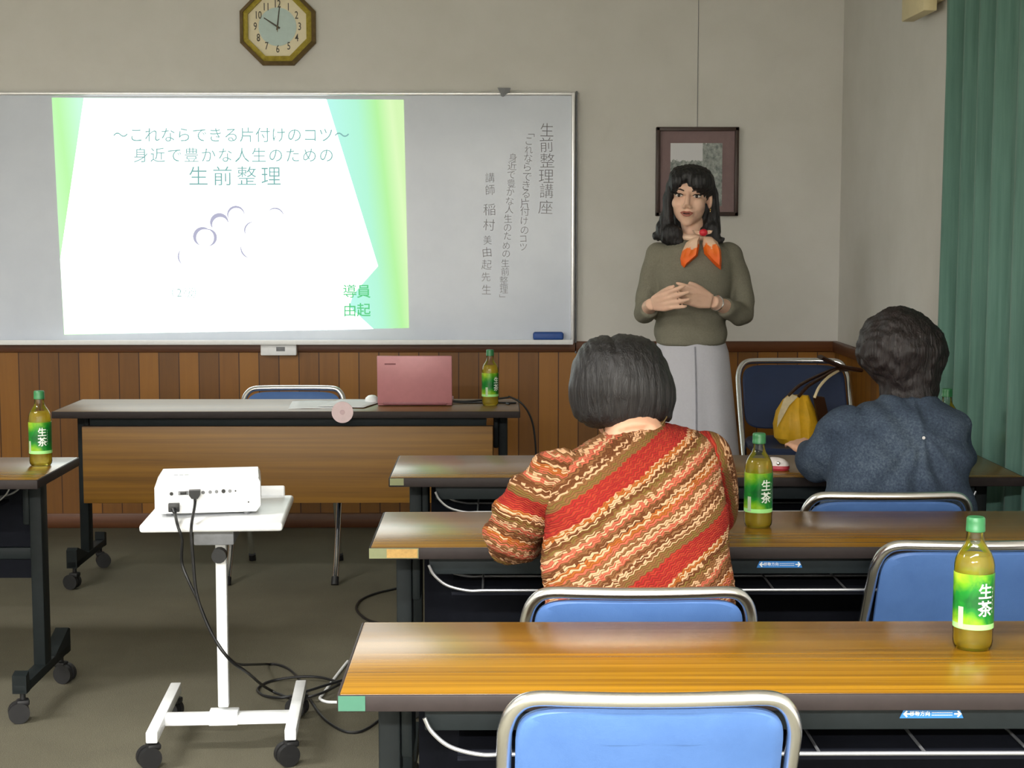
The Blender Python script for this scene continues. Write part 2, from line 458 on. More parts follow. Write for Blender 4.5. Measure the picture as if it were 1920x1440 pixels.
write(('稲村', 917, 394, 916, 424, 0.056), ('美由起', 914, 452, 912, 497, 0.048), ('先生', 912, 520, 912, 545, 0.048))

# projected slide: glowing sheets on the board stand in for projector light
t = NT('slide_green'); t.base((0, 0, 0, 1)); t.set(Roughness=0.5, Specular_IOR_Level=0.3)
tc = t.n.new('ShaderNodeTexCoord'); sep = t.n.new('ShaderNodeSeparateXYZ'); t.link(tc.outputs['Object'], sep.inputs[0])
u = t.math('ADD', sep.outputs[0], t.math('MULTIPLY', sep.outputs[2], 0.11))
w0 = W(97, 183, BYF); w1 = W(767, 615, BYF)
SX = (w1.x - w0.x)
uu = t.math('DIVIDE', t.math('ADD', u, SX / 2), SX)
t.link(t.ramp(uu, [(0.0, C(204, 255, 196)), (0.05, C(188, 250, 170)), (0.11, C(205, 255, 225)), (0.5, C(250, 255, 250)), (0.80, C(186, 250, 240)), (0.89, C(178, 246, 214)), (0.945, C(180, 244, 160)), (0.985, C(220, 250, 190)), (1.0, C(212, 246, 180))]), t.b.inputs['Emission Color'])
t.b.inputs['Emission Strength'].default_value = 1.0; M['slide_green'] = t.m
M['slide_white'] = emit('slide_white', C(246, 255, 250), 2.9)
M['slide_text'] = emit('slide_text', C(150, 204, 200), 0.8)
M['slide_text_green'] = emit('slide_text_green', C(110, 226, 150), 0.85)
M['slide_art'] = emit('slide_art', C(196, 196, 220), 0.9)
ctr = (w0 + w1) / 2
sl = thing('projected_slide', 'bright white slide with green side bands on the whiteboard, projected light as glowing sheets', 'projected slide', (ctr.x, BYF - 0.002, ctr.z))
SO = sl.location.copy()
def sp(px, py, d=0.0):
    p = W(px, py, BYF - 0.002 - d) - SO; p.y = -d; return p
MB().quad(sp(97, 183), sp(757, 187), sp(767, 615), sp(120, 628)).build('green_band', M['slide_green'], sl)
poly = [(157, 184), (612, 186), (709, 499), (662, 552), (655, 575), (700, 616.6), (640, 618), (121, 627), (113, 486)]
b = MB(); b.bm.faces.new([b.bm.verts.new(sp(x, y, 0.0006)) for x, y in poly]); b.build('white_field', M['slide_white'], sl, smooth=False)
def line(txt, x0, x1, y, size, mt, off=0.0):
    n = len(txt); dst = MB()
    for i, ch in enumerate(txt):
        me = text_me(ch, size, off); dst.mesh(me, wall_M(sp(x0 + (x1 - x0) * i / (n - 1), y, 0.0012))); bpy.data.meshes.remove(me)
    link('slide_text', dst.raw('slide_text', smooth=False), M[mt], sl)
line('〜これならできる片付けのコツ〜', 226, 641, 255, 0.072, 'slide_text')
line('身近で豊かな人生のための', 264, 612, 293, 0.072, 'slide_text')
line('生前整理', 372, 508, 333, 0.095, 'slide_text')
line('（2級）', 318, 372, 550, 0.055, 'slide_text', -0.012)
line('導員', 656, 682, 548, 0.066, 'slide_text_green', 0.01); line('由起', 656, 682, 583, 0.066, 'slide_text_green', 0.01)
def arc(cx, cy, r, a0, a1, w0_, w1_):
    n = 18; A = []; B = []; ar = MB()
    for i in range(n + 1):
        f = i / n; a = R(a0 + (a1 - a0) * f); w = (w0_ + (w1_ - w0_) * f) * math.sin(math.pi * min(1, max(0.06, f * 0.92 + 0.04)))
        A.append(ar.bm.verts.new(sp(cx + (r + w) * math.cos(a), cy - (r + w) * math.sin(a), 0.0012))); B.append(ar.bm.verts.new(sp(cx + r * math.cos(a), cy - r * math.sin(a), 0.0012)))
    for i in range(n): ar.bm.faces.new((A[i], A[i + 1], B[i + 1], B[i]))
    link('slide_figure', ar.raw('slide_figure', smooth=False), M['slide_art'], sl)
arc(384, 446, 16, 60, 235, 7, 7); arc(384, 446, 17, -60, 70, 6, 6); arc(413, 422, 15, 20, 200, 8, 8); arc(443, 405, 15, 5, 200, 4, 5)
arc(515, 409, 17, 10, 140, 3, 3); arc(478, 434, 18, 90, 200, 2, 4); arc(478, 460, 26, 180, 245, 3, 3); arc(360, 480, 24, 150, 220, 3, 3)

# eraser on the tray
p = W(1028, 634, BYF - 0.045)
er = thing('board_eraser', 'blue eraser on the whiteboard tray', 'eraser', (p.x, BYF - 0.0445, zb + 0.0002))
MB().box((0, 0, 0.030), (0.140, 0.05, 0.036), bevel=0.010, seg=3).build('grip', pbr('blue_plastic', C(40, 78, 150), 0.55), er)
MB().box((0, 0, 0.007), (0.136, 0.046, 0.014), bevel=0.003).build('felt', pbr('grey_felt', C(70, 80, 110), 0.95), er)
# small box under the board
p = W(524, 655, WY - 0.04)
ob = thing('outlet_box', 'small white outlet box on the wood panelling under the whiteboard', 'outlet box', (p.x, WY - 0.03, p.z))
MB().box((0, -0.02, 0), (0.166, 0.05, 0.052), bevel=0.005).build('casing', M['white_plastic'], ob)
MB().box((0.01, -0.0462, 0.004), (0.04, 0.003, 0.02), bevel=0.001).build('socket', M['grey_plastic'], ob)

# ================================================================== clock
p = W(519, 49, WY - 0.05); CR = 70 / FPX * (WY - 0.05)
ck = thing('wall_clock', 'octagonal gold framed clock with a cream and pale blue dial above the whiteboard', 'clock', (p.x, WY, p.z))
def octa(r): return [(r * math.cos(R(22.5 + 45 * k)) / math.cos(R(22.5)), r * math.sin(R(22.5 + 45 * k)) / math.cos(R(22.5))) for k in range(8)]
M['gold'] = pbr('aged_gold', C(170, 152, 56), 0.42, 0.25, vary=0.25, scale=50)
M['gold_dark'] = pbr('dark_gold', C(112, 92, 56), 0.5, 0.2, vary=0.2)
def ring8(r0, y0, r1, y1):     # bevelled octagonal ring face
    b = MB(); A = [b.bm.verts.new((x, y0, z)) for x, z in octa(r0)]; B = [b.bm.verts.new((x, y1, z)) for x, z in octa(r1)]
    Cc = [b.bm.verts.new((x, 0, z)) for x, z in octa(r1)]; D = [b.bm.verts.new((x, 0, z)) for x, z in octa(r0)]
    for k in range(8):
        j = (k + 1) % 8
        for P_, Q_ in ((A, B), (B, Cc), (Cc, D), (D, A)): b.bm.faces.new((P_[k], P_[j], Q_[j], Q_[k]))
    return b
ring8(CR, -0.022, CR * 0.90, -0.040).build('outer_rim', M['gold_dark'], ck, angle=10)
ring8(CR * 0.90, -0.034, CR * 0.77, -0.044).build('frame', M['gold'], ck, angle=10)
MB().prism(octa(CR * 0.775), -0.026, -0.004).build('dial', pbr('cream_dial', C(226, 216, 184), 0.5, vary=0.04), ck)
MB().cyl((0, -0.0275, 0), (0, -0.02, 0), CR * 0.50, seg=48).build('dial_centre', pbr('pale_blue_dial', C(184, 204, 200), 0.5, vary=0.04), ck)
ink = pbr('clock_ink', C(74, 70, 60), 0.6)
for k in range(1, 13):
    nm = MB()
    a = R(90 - 30 * k); r = CR * 0.585; me = text_me(str(k), CR * 0.245, 0.006)
    nm.mesh(me, Matrix.Translation((r * math.cos(a), -0.0285, r * math.sin(a))) @ Matrix.Rotation(R(90), 4, 'X') @ Matrix.Diagonal((0.8, 1.15, 1, 1))); bpy.data.meshes.remove(me)
    link('numeral', nm.raw('numeral', smooth=False), ink, ck)
def hand(a, L, w, d):
    a = R(90 - a); dx, dz = math.cos(a), math.sin(a); b = MB()
    b.prism([(-dz * w - dx * L * .18, dx * w - dz * L * .18), (dz * w - dx * L * .18, -dx * w - dz * L * .18), (dz * w * .5 + dx * L, -dx * w * .5 + dz * L), (-dz * w * .5 + dx * L, dx * w * .5 + dz * L)], -d, -d + 0.0015); return b
hand(303, CR * 0.42, 0.0045, 0.031).build('hour_hand', ink, ck); hand(7, CR * 0.5, 0.0036, 0.033).build('minute_hand', ink, ck); hand(180, CR * 0.14, 0.002, 0.034).build('second_hand', M['gold_dark'], ck)

# ================================================================== picture
p0 = W(1231, 238, WY - 0.03); p1 = W(1384, 405, WY - 0.03); pw, ph = p1.x - p0.x, p0.z - p1.z
pf = thing('framed_picture', 'dark framed landscape print hanging by a wire behind the standing woman', 'picture', ((p0.x + p1.x) / 2, WY, (p0.z + p1.z) / 2))
M['frame_brown'] = pbr('frame_brown', C(58, 40, 34), 0.45, vary=0.15)
for nm_, c, s in (('frame_rail', (0, -0.016, ph / 2 - 0.009), (pw, 0.032, 0.018)), ('frame_rail', (0, -0.016, -ph / 2 + 0.009), (pw, 0.032, 0.018)),
                  ('frame_stile', (-pw / 2 + 0.009, -0.016, 0), (0.018, 0.032, ph)), ('frame_stile', (pw / 2 - 0.009, -0.016, 0), (0.018, 0.032, ph))):
    MB().box(c, s, bevel=0.003).build(nm_, M['frame_brown'], pf)
MB().box((0, -0.010, 0), (pw - 0.03, 0.008, ph - 0.03)).build('mat', pbr('mauve_mat', C(128, 106, 106), 0.7, vary=0.05), pf)
t = NT('landscape_print'); v = t.coord('Generated'); s_ = t.n.new('ShaderNodeSeparateXYZ'); t.link(v, s_.inputs[0])
h = t.math('ADD', s_.outputs[2], t.math('MULTIPLY', t.math('SUBTRACT', t.noise(v, 7, 6, 0.7), 0.5), 0.35))
h = t.math('SUBTRACT', h, t.math('MULTIPLY', t.math('GREATER_THAN', s_.outputs[0], 0.62), 0.30))
tree = t.ramp(t.noise(v, 11, 6, 0.7), [(0.35, C(84, 96, 94)), (0.65, C(172, 176, 172))])
t.base(t.mix(t.math('GREATER_THAN', h, 0.72), tree, C(206, 206, 210))); t.set(Roughness=0.4)
a = W(1258, 268, WY - 0.03) - pf.location; b_ = W(1354, 386, WY - 0.03) - pf.location
MB().box(((a.x + b_.x) / 2, -0.0150, (a.z + b_.z) / 2), (b_.x - a.x, 0.002, a.z - b_.z)).build('print', t.m, pf)
MB().tube([(0, -0.004, ph / 2 - 0.01), (0, -0.004, CEIL - pf.location.z - 0.002)], 0.0013, 6).build('hanging_wire', M['grey_plastic'], pf)

# ================================================================== wall box upper right
p = W(1687, 44, 1.0); sbz = 2.165
sb = thing('wall_speaker', 'cream speaker box high on the right wall next to the green curtain', 'speaker', (WX, 5.885, sbz))
M['cream'] = pbr('cream_plastic', C(214, 200, 156), 0.5, vary=0.05)
MB().box((-0.062, 0, 0.14), (0.048, 0.31, 0.28), bevel=0.004).build('casing', M['cream'], sb)
MB().box((-0.062, -0.156, 0.16), (0.016, 0.004, 0.20), bevel=0.001).build('slot', pbr('slot_brown', C(84, 66, 44), 0.7), sb)
MB().box((-0.020, 0.0, 0.15), (0.036, 0.26, 0.22), bevel=0.003).build('mounting_bracket', M['cream'], sb)
MB().cyl((-0.0185, -0.1335, 0.112), (-0.0185, -0.1295, 0.112), 0.007).build('screw', M['rubber'], sb)

# ================================================================== curtain
t = NT('green_curtain'); v = t.coord('Object', (60, 60, 3)); g = t.noise(v, 1.0, 4, 0.6)
t.base(t.ramp(g, [(0.3, C(80, 112, 101)), (0.7, C(94, 128, 117))])); t.set(Roughness=0.85, Specular_IOR_Level=0.15, Sheen_Weight=0.2)
t.bump(t.noise(t.coord('Object', (300, 300, 300)), 1.0, 2), 0.2, 0.002)
cu = MB(); Y0, Y1, nY, nZ = 5.57, 3.98, 320, 14
rows = []
for k in range(nZ + 1):
    z = 0.03 + (CEIL - 0.06) * k / nZ; f = k / nZ; row = []
    for i in range(nY + 1):
        y = Y0 + (Y1 - Y0) * i / nY; s = (Y0 - y)
        ph_ = 2 * math.pi * s / 0.178 + 0.5 * math.sin(s * 5.1) + 0.12 * math.sin(f * 4 + s * 9)
        amp = 0.034 * (0.85 + 0.2 * math.sin(s * 13.0)) * (1.12 - 0.25 * f)
        wv = math.sin(ph_); wv = math.copysign(abs(wv) ** 0.75, wv)
        row.append(cu.bm.verts.new((1.540 + amp * wv * 0.95 + 0.004 * math.sin(2.1 * ph_), y + 0.012 * math.cos(ph_) * (1 - f * 0.3) + 0.02 * (0.5 - f) * (1 - min(1, s)), z)))
    rows.append(row)
cu._skin(rows, caps=False, closed=False)
me = cu.raw('curtain', angle=80); o = link('curtain', me, t.m)
sol = o.modifiers.new('thick', 'SOLIDIFY'); sol.thickness = 0.003
tag(o, 'green pleated floor length curtain along the right wall', 'curtain')

# ================================================================== tables
def caster(parent, x, y, turn):
    c = MB(); d = Vector((math.cos(turn), math.sin(turn), 0)); s = Vector((-d.y, d.x, 0)); ctr = Vector((x, y, 0.03)) + d * 0.012
    for k in (-1, 1): c.cyl(ctr + s * (k * 0.012 - 0.008), ctr + s * (k * 0.012 + 0.008), 0.0295, seg=24)
    c.cyl(ctr - s * 0.006, ctr + s * 0.006, 0.012, seg=12)
    c.box(Vector((x, y, 0.058)), (0.036, 0.034, 0.018), (0, 0, turn), bevel=0.006)
    c.cyl((x, y, 0.06), (x, y, 0.088), 0.008)
    c.build('caster', M['rubber'], parent)
def make_table(name, label, group, inset=0.065, top_mat='top'):
    L, D = 1.8, 0.45
    r = thing(name, label, 'table', group=group)
    MB().box((0, 0, 0.688), (L - 0.006, D - 0.006, 0.025), bevel=0.003).build('tabletop', M[top_mat], r)
    e = MB()
    for s in (-1, 1):
        e.box((0, s * (D / 2 - 0.002), 0.6865), (L, 0.006, 0.026), bevel=0.0025); e.box((s * (L / 2 - 0.002), 0, 0.6865), (0.006, D - 0.006, 0.026), bevel=0.0025)
    e.build('edge_band', M['edge'], r)
    MB().box((0, -D / 2 + 0.055, 0.652), (L - 0.26, 0.03, 0.042), bevel=0.003).build('apron', M['steel_l'], r)
    MB().box((0, D / 2 - 0.075, 0.652), (L - 0.26, 0.03, 0.042), bevel=0.003).build('apron', M['steel_l'], r)
    MB().box((0, 0, 0.6725), (L - 0.1, D - 0.07, 0.006)).build('underside', M['backing'], r)
    sh = MB(); hx = L / 2 - 0.13
    def U(y, zlow):
        return smooth_path([(-hx, y, 0.655), (-hx + 0.012, y, 0.632), (-hx + 0.04, y, zlow + 0.012), (-hx + 0.085, y, zlow), (-hx + 0.13, y, zlow), (-hx + 0.25, y, zlow), (0, y, zlow), (hx - 0.25, y, zlow), (hx - 0.13, y, zlow), (hx - 0.085, y, zlow), (hx - 0.04, y, zlow + 0.012), (hx - 0.012, y, 0.632), (hx, y, 0.655)], 6)
    sh.tube(U(-0.195, 0.597), 0.0034, 8); sh.tube(U(0.10, 0.597), 0.0034, 8); sh.tube(U(-0.05, 0.597), 0.003, 8)
    for k in range(9):
        x = -hx + 0.12 + k * (2 * hx - 0.24) / 8
        sh.tube([(x, -0.195, 0.597), (x, 0.10, 0.597)], 0.0026, 6)
    sh.build('wire_shelf', M['wire'], r)
    MB().box((0, -0.045, 0.588), (L - 0.36, 0.28, 0.008)).build('shelf_board', M['backing'], r)
    mp = MB().box((0, D / 2 - 0.045, 0.487), (L - 0.21, 0.014, 0.30), bevel=0.002).build('modesty_panel', M['panel'], r)
    MB().box((0, D / 2 - 0.056, 0.487), (L - 0.206, 0.010, 0.302)).build('panel_backing', M['backing'], mp)
    MB().box((0, D / 2 - 0.068, 0.415), (L - 0.23, 0.018, 0.036), bevel=0.003).build('crossbar', M['steel_l'], mp)
    for s in (-1, 1):
        x = s * (L / 2 - inset)
        lg = MB().box((x, 0.0, 0.385), (0.036, 0.066, 0.57), bevel=0.005).build('leg', M['steel'], r)
        MB().box((x - s * 0.028, 0.02, 0.60), (0.020, 0.10, 0.13), bevel=0.006).build('hinge_bracket', M['steel'], lg)
        ft = MB(); ft.box((x, 0, 0.104), (0.040, 0.47, 0.030), bevel=0.005)
        ft.prism([(-0.235, 0.09), (-0.200, 0.09), (-0.206, 0.150), (-0.235, 0.142)], x - 0.02, x + 0.02, 'x')
        ft.prism([(0.235, 0.09), (0.195, 0.09), (0.06, 0.118), (0.215, 0.168), (0.235, 0.160)], x - 0.02, x + 0.02, 'x')
        ft.build('foot', M['steel'], r)
        caster(r, x, -0.205, R(200)); caster(r, x, 0.195, R(-15))
    return r
TG = 'folding tables on casters'
# front table nearest the camera
fl = W(632, 1303, 2.36); tf = make_table('folding_table', 'wood topped folding table nearest the camera with a green tape patch', TG)
FT_Y = F(632, 1303, 0.70).y + 0.225; FT_X = F(632, 1303, 0.70).x + 0.9
tf.location = (FT_X, FT_Y, 0)
MT_Y = F(692, 1027, 0.70).y + 0.225; MT_X = F(692, 1027, 0.70).x + 0.9
tm = dup(tf, (MT_X, MT_Y, 0), 0, 'folding table with pale tape on its corner where the orange sweater woman sits', TG)
BT_Y = F(729, 896, 0.70).y + 0.225; BT_X = F(729, 896, 0.70).x + 0.9
tb = dup(tf, (BT_X, BT_Y, 0), 0, 'folding table in front of the woman in the denim shirt', TG)
LT_Y = F(70, 900, 0.70).y + 0.225; LT_X = F(70, 900, 0.70).x - 0.9
tl = dup(tf, (LT_X, LT_Y, 0), 0, 'folding table at the left edge carrying a tea bottle', TG)
DK_X = (W(105, 765, 6.15).x + W(970, 765, 6.15).x) / 2; DK_Y = 6.12 + 0.225
td = dup(tf, (DK_X, DK_Y, 0), math.pi, 'lecturer table before the whiteboard carrying the pink laptop', TG)
for ch in td.children:
    if ch.name.startswith('tabletop'): ch.material_slots[0].link = 'OBJECT'; ch.material_slots[0].material = M['top_satin']
print('tables', FT_X, FT_Y, MT_X, MT_Y, BT_X, BT_Y, LT_X, LT_Y, DK_X, DK_Y)
# stickers that belong to their tables
def plate(tbl, px0, px1, py0, py1, y, name, mat, skew=0.0, d=0.0012):
    a = W(px0, py0, tbl.location.y + y) - tbl.location; c = W(px1, py1, tbl.location.y + y) - tbl.location
    return MB().prism([(a.x + skew, a.z), (c.x - skew, a.z), (c.x, c.z), (a.x, c.z)], y - d, y).build(name, mat, tbl)
M['tape_green'] = pbr('green_tape', C(42, 88, 69), 0.6, vary=0.05); M['tape_pale'] = pbr('pale_tape', C(112, 116, 82), 0.6, vary=0.08)
M['tape_buff'] = pbr('buff_tape', C(160, 126, 66), 0.6, vary=0.2, scale=120)
plate(tf, 634, 685, 1305, 1333, -0.2262, 'tape_patch', M['tape_green'])
plate(tm, 692, 785, 1028, 1047, -0.2262, 'tape_patch', M['tape_pale']); plate(tm, 725, 783, 1029.5, 1046, -0.2278, 'tape_label', M['tape_buff'])
plate(tb, 731, 757, 897, 910, -0.2262, 'tape_patch', M['tape_pale'])
M['sticker_blue'] = pbr('sticker_blue', C(40, 122, 196), 0.45, vary=0.03); M['sticker_white'] = pbr('sticker_white', C(240, 244, 246), 0.5, vary=0.02)
def arrow_sticker(tbl, px0, px1, py0, py1):
    y = -0.225 + 0.0395
    s = plate(tbl, px0, px1, py0, py1, y, 'direction_sticker', M['sticker_blue'], skew=0.006)
    a = W(px0, py0, tbl.location.y + y) - tbl.location; c = W(px1, py1, tbl.location.y + y) - tbl.location
    w, h = c.x - a.x, a.z - c.z; zc = (a.z + c.z) / 2; g = MB(); yy = y - 0.0016
    def pol(pts): g.bm.faces.new([g.bm.verts.new((x, yy, z)) for x, z in pts])
    for sg, xe in ((1, a.x + w * 0.05), (-1, c.x - w * 0.03)):
        k = h * 0.40
        pol([(xe, zc), (xe + sg * k, zc + k), (xe + sg * k * 1.3, zc + k * 0.7), (xe + sg * k * 0.85, zc + k * 0.2), (xe + sg * k * 2.1, zc + k * 0.2), (xe + sg * k * 2.1, zc - k * 0.2), (xe + sg * k * 0.85, zc - k * 0.2), (xe + sg * k * 1.3, zc - k * 0.7), (xe + sg * k, zc - k)])
    me = text_me('移動方向', h * 0.58, 0.008); g.mesh(me, wall_M((a.x + w * 0.315, yy, zc))); bpy.data.meshes.remove(me)
    for k in range(2):
        x0, x1 = a.x + w * 0.50, a.x + w * 0.83; z = zc + h * (0.14 - 0.28 * k)
        n = 16
        for i in range(n):
            f = x0 + (x1 - x0) * i / n; pol([(f, z - h * .05), (f + (x1 - x0) / n * .6, z - h * .05), (f + (x1 - x0) / n * .6, z + h * .05), (f, z + h * .05)])
    link('sticker_print', g.raw('sticker_print', smooth=False), M['sticker_white'], s)
arrow_sticker(tf, 1687, 1806, 1330, 1346); arrow_sticker(tm, 1419, 1504, 1052, 1064)

# ================================================================== chairs
def make_chair(label, group):
    r = thing('folding_chair', label, 'chair', group=group)
    hw_, rr = 0.212, 0.0115
    P = [(-1, 0.27, 0.012), (-1, 0.19, 0.10), (-1, 0.02, 0.36), (-1, -0.08, 0.50), (-1, -0.165, 0.64)]
    left = [Vector((-hw_, y, z)) for _, y, z in P]
    topz, topy = 0.732, -0.205
    def cv(x): return -0.024 * (1 - (x / hw_) ** 2)
    corner = [Vector((-hw_ + dx, -0.165 - 0.040 * f + cv(-hw_ + dx) * 0.9, z)) for dx, f, z in ((0.003, 0.55, 0.682), (0.016, 0.82, 0.712), (0.042, 0.97, 0.729))]
    mid = [Vector((x, topy + cv(x), topz - 0.0005)) for x in (-0.11, -0.05, 0, 0.05, 0.11)]
    L = left + corner; path = L + mid + [Vector((-v.x, v.y, v.z)) for v in reversed(L)]
    MB().tube(smooth_path(path, 6), rr, 12).build('back_frame', M['chrome'], r)
    for s in (-1, 1):
        lg = MB(); lg.tube(smooth_path([(s * 0.185, 0.10, 0.415), (s * 0.185, -0.06, 0.26), (s * 0.185, -0.20, 0.02)], 5), rr, 12); lg.build('rear_leg', M['chrome'], r)
        b = MB(); b.cyl((s * hw_, 0.277, 0.001), (s * hw_, 0.262, 0.03), 0.015, seg=14); b.build('foot_cap', M['rubber'], r)
        b = MB(); b.cyl((s * 0.185, -0.204, 0.001), (s * 0.185, -0.190, 0.03), 0.015, seg=14); b.build('foot_cap', M['rubber'], r)
    MB().tube([(-0.185, 0.095, 0.408), (0.185, 0.095, 0.408)], 0.009, 10).build('stretcher', M['chrome'], r)
    # seat
    s = MB(); s.loft([((0, 0.035, 0.418), 0.185, 0.185), ((0, 0.035, 0.424), 0.199, 0.199), ((0, 0.035, 0.442), 0.201, 0.201), ((0, 0.035, 0.452), 0.192, 0.192), ((0, 0.035, 0.455), 0.13, 0.13)], 48, 5.0)
    s.build('seat', M['vinyl'], r)
    # back pad: curved rounded slab
    b = MB(); W2, H2, rc, th = 0.197, 0.118, 0.050, 0.026
    n = 56; ring = []
    for k in range(n):
        a = 2 * math.pi * k / n; ca, sa = math.cos(a), math.sin(a); e = 2 / 6.0
        ring.append((math.copysign(abs(ca) ** e, ca), math.copysign(abs(sa) ** e, sa)))
    zc = 0.718 - H2
    def pt(u, v, d, sc):
        x = u * W2 * sc[0]; z = v * H2 * sc[1]; zz = zc + z
        y = -0.165 - (zz - 0.64) * 0.44 if zz > 0.4 else 0
        return (x, y + cv(x) + 0.004 + d, zz)
    rings = []
    for d, sc in ((-th * .5, (0.55, 0.5)), (-th * .5, (0.90, 0.86)), (-th * .42, (0.965, 0.95)), (-th * .2, (0.995, 0.992)), (th * .2, (0.995, 0.992)), (th * .42, (0.965, 0.95)), (th * .5, (0.90, 0.86)), (th * .5, (0.55, 0.5))):
        rings.append([b.bm.verts.new(pt(u, v_, d, sc)) for u, v_ in ring])
    b._skin(rings); b.build('backrest', M['vinyl'], r)
    return r
CG = 'blue folding chairs'
c0 = make_chair('blue chair nearest the camera, empty behind the front table', CG)
def top_y(py): return F(960, py, 0.74).y
def place(o, px, ytop):      # chair whose back's middle shows at px
    o.location = (W(px, 1000, ytop).x, ytop + 0.215, 0)
Yc = 2.235; c0.location = (W(1223, 1310, Yc).x, Yc + 0.215, 0)
Yc = 2.905; c1 = dup(c0, (W(1201, 1112, Yc).x, Yc + 0.215, 0), 0, 'blue chair on which the woman in the orange sweater sits', CG)
Yc = 3.34; c2 = dup(c0, (W(1637, 1017, Yc).x + 0.222, Yc + 0.215, 0), 0, 'empty blue chair behind the tea bottle on the front table', CG)
Yc = 3.97; c3 = dup(c0, (W(1668, 927, Yc).x, Yc + 0.215, 0), 0, 'blue chair on which the woman in the denim shirt sits', CG)
Yc = 6.70; c4 = dup(c0, (W(552, 727, Yc).x, Yc - 0.215, 0), math.pi, 'blue chair behind the lecturer table facing the audience', CG)
Yc = 6.92; c5 = dup(c0, (1.275, Yc - 0.24, 0), math.pi, 'darker blue chair by the right wall holding the yellow handbag', CG, 1.13)
M['navy'] = pbr('darker_vinyl', C(34, 50, 84), 0.5, vary=0.1, scale=9)  # darker blue vinyl tone, used on the wall chair only
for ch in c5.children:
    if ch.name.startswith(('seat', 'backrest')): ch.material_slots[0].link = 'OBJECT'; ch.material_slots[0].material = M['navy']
# ================================================================== tea bottles
t = NT('clear_plastic'); n = t.n; fr = t.node('ShaderNodeFresnel', in_IOR=1.42); tr_ = t.node('ShaderNodeBsdfTransparent'); gl = t.node('ShaderNodeBsdfGlossy')
tr_.inputs[0].default_value = (0.95, 0.98, 0.94, 1); gl.inputs['Roughness'].default_value = 0.06
mx = t.node('ShaderNodeMixShader'); t.link(fr.outputs[0], mx.inputs[0]); t.link(tr_.outputs[0], mx.inputs[1]); t.link(gl.outputs[0], mx.inputs[2])
t.link(mx.outputs[0], n['Material Output'].inputs['Surface']); M['pet'] = t.m
t = NT('green_tea'); n = t.n; tr_ = t.node('ShaderNodeBsdfTransparent'); tl_ = t.node('ShaderNodeBsdfTranslucent'); df_ = t.node('ShaderNodeBsdfDiffuse')
tr_.inputs[0].default_value = (0.96, 0.86, 0.42, 1); tl_.inputs[0].default_value = (0.92, 0.74, 0.16, 1); df_.inputs[0].default_value = (0.66, 0.50, 0.07, 1)
m1 = t.node('ShaderNodeMixShader'); m1.inputs[0].default_value = 0.5; t.link(tl_.outputs[0], m1.inputs[1]); t.link(df_.outputs[0], m1.inputs[2])
m2_ = t.node('ShaderNodeMixShader'); m2_.inputs[0].default_value = 0.34; t.link(tr_.outputs[0], m2_.inputs[1]); t.link(m1.outputs[0], m2_.inputs[2]); t.link(m2_.outputs[0], n['Material Output'].inputs['Surface']); M['tea'] = t.m
M['cap_green'] = pbr('green_cap', C(45, 112, 66), 0.4, vary=0.05)
t = NT('green_label'); v = t.coord('Object'); sp_ = t.n.new('ShaderNodeSeparateXYZ'); t.link(v, sp_.inputs[0])
zf = t.math('DIVIDE', t.math('SUBTRACT', sp_.outputs[2], 0.037), 0.093)
f = t.math('ADD', t.math('MULTIPLY', t.math('ABSOLUTE', t.math('SUBTRACT', zf, 0.52)), 1.25), t.math('MULTIPLY', t.math('SUBTRACT', t.noise(v, 34, 3, 0.5, 0.8), 0.5), 0.8))
f = t.math('SUBTRACT', f, t.math('MULTIPLY', sp_.outputs[0], 5.0))
col = t.ramp(f, [(0.10, C(6, 84, 30)), (0.34, C(16, 116, 34)), (0.55, C(92, 150, 22)), (0.8, C(150, 178, 40))])
band = t.math('LESS_THAN', zf, 0.10)
t.base(t.mix(band, col, C(150, 214, 130))); t.set(Roughness=0.3, Specular_IOR_Level=0.4); M['label'] = t.m
M['label_white'] = pbr('label_white', C(214, 222, 212), 0.4, vary=0.02)
def wrap(me, size, ang0, z, r, sx=1.0):
    tb_ = bmesh.new(); tb_.from_mesh(me)
    for k in range(-8, 9):     # cut into strips so the flat glyph can bend
        bmesh.ops.bisect_plane(tb_, geom=tb_.verts[:] + tb_.edges[:] + tb_.faces[:], plane_co=(k * 0.07, 0, 0), plane_no=(1, 0, 0))
    bmesh.ops.triangulate(tb_, faces=tb_.faces[:])
    me2 = bpy.data.meshes.new('w'); tb_.to_mesh(me2); tb_.free(); me = me2
    b = MB(); vs = []
    for v in me.vertices:
        a = ang0 + v.co.x * size * sx / r
        vs.append(b.bm.verts.new((r * math.sin(a), -r * math.cos(a), z + v.co.y * size)))
    for p in me.polygons:
        try: b.bm.faces.new([vs[i] for i in p.vertices])
        except ValueError: pass
    return b
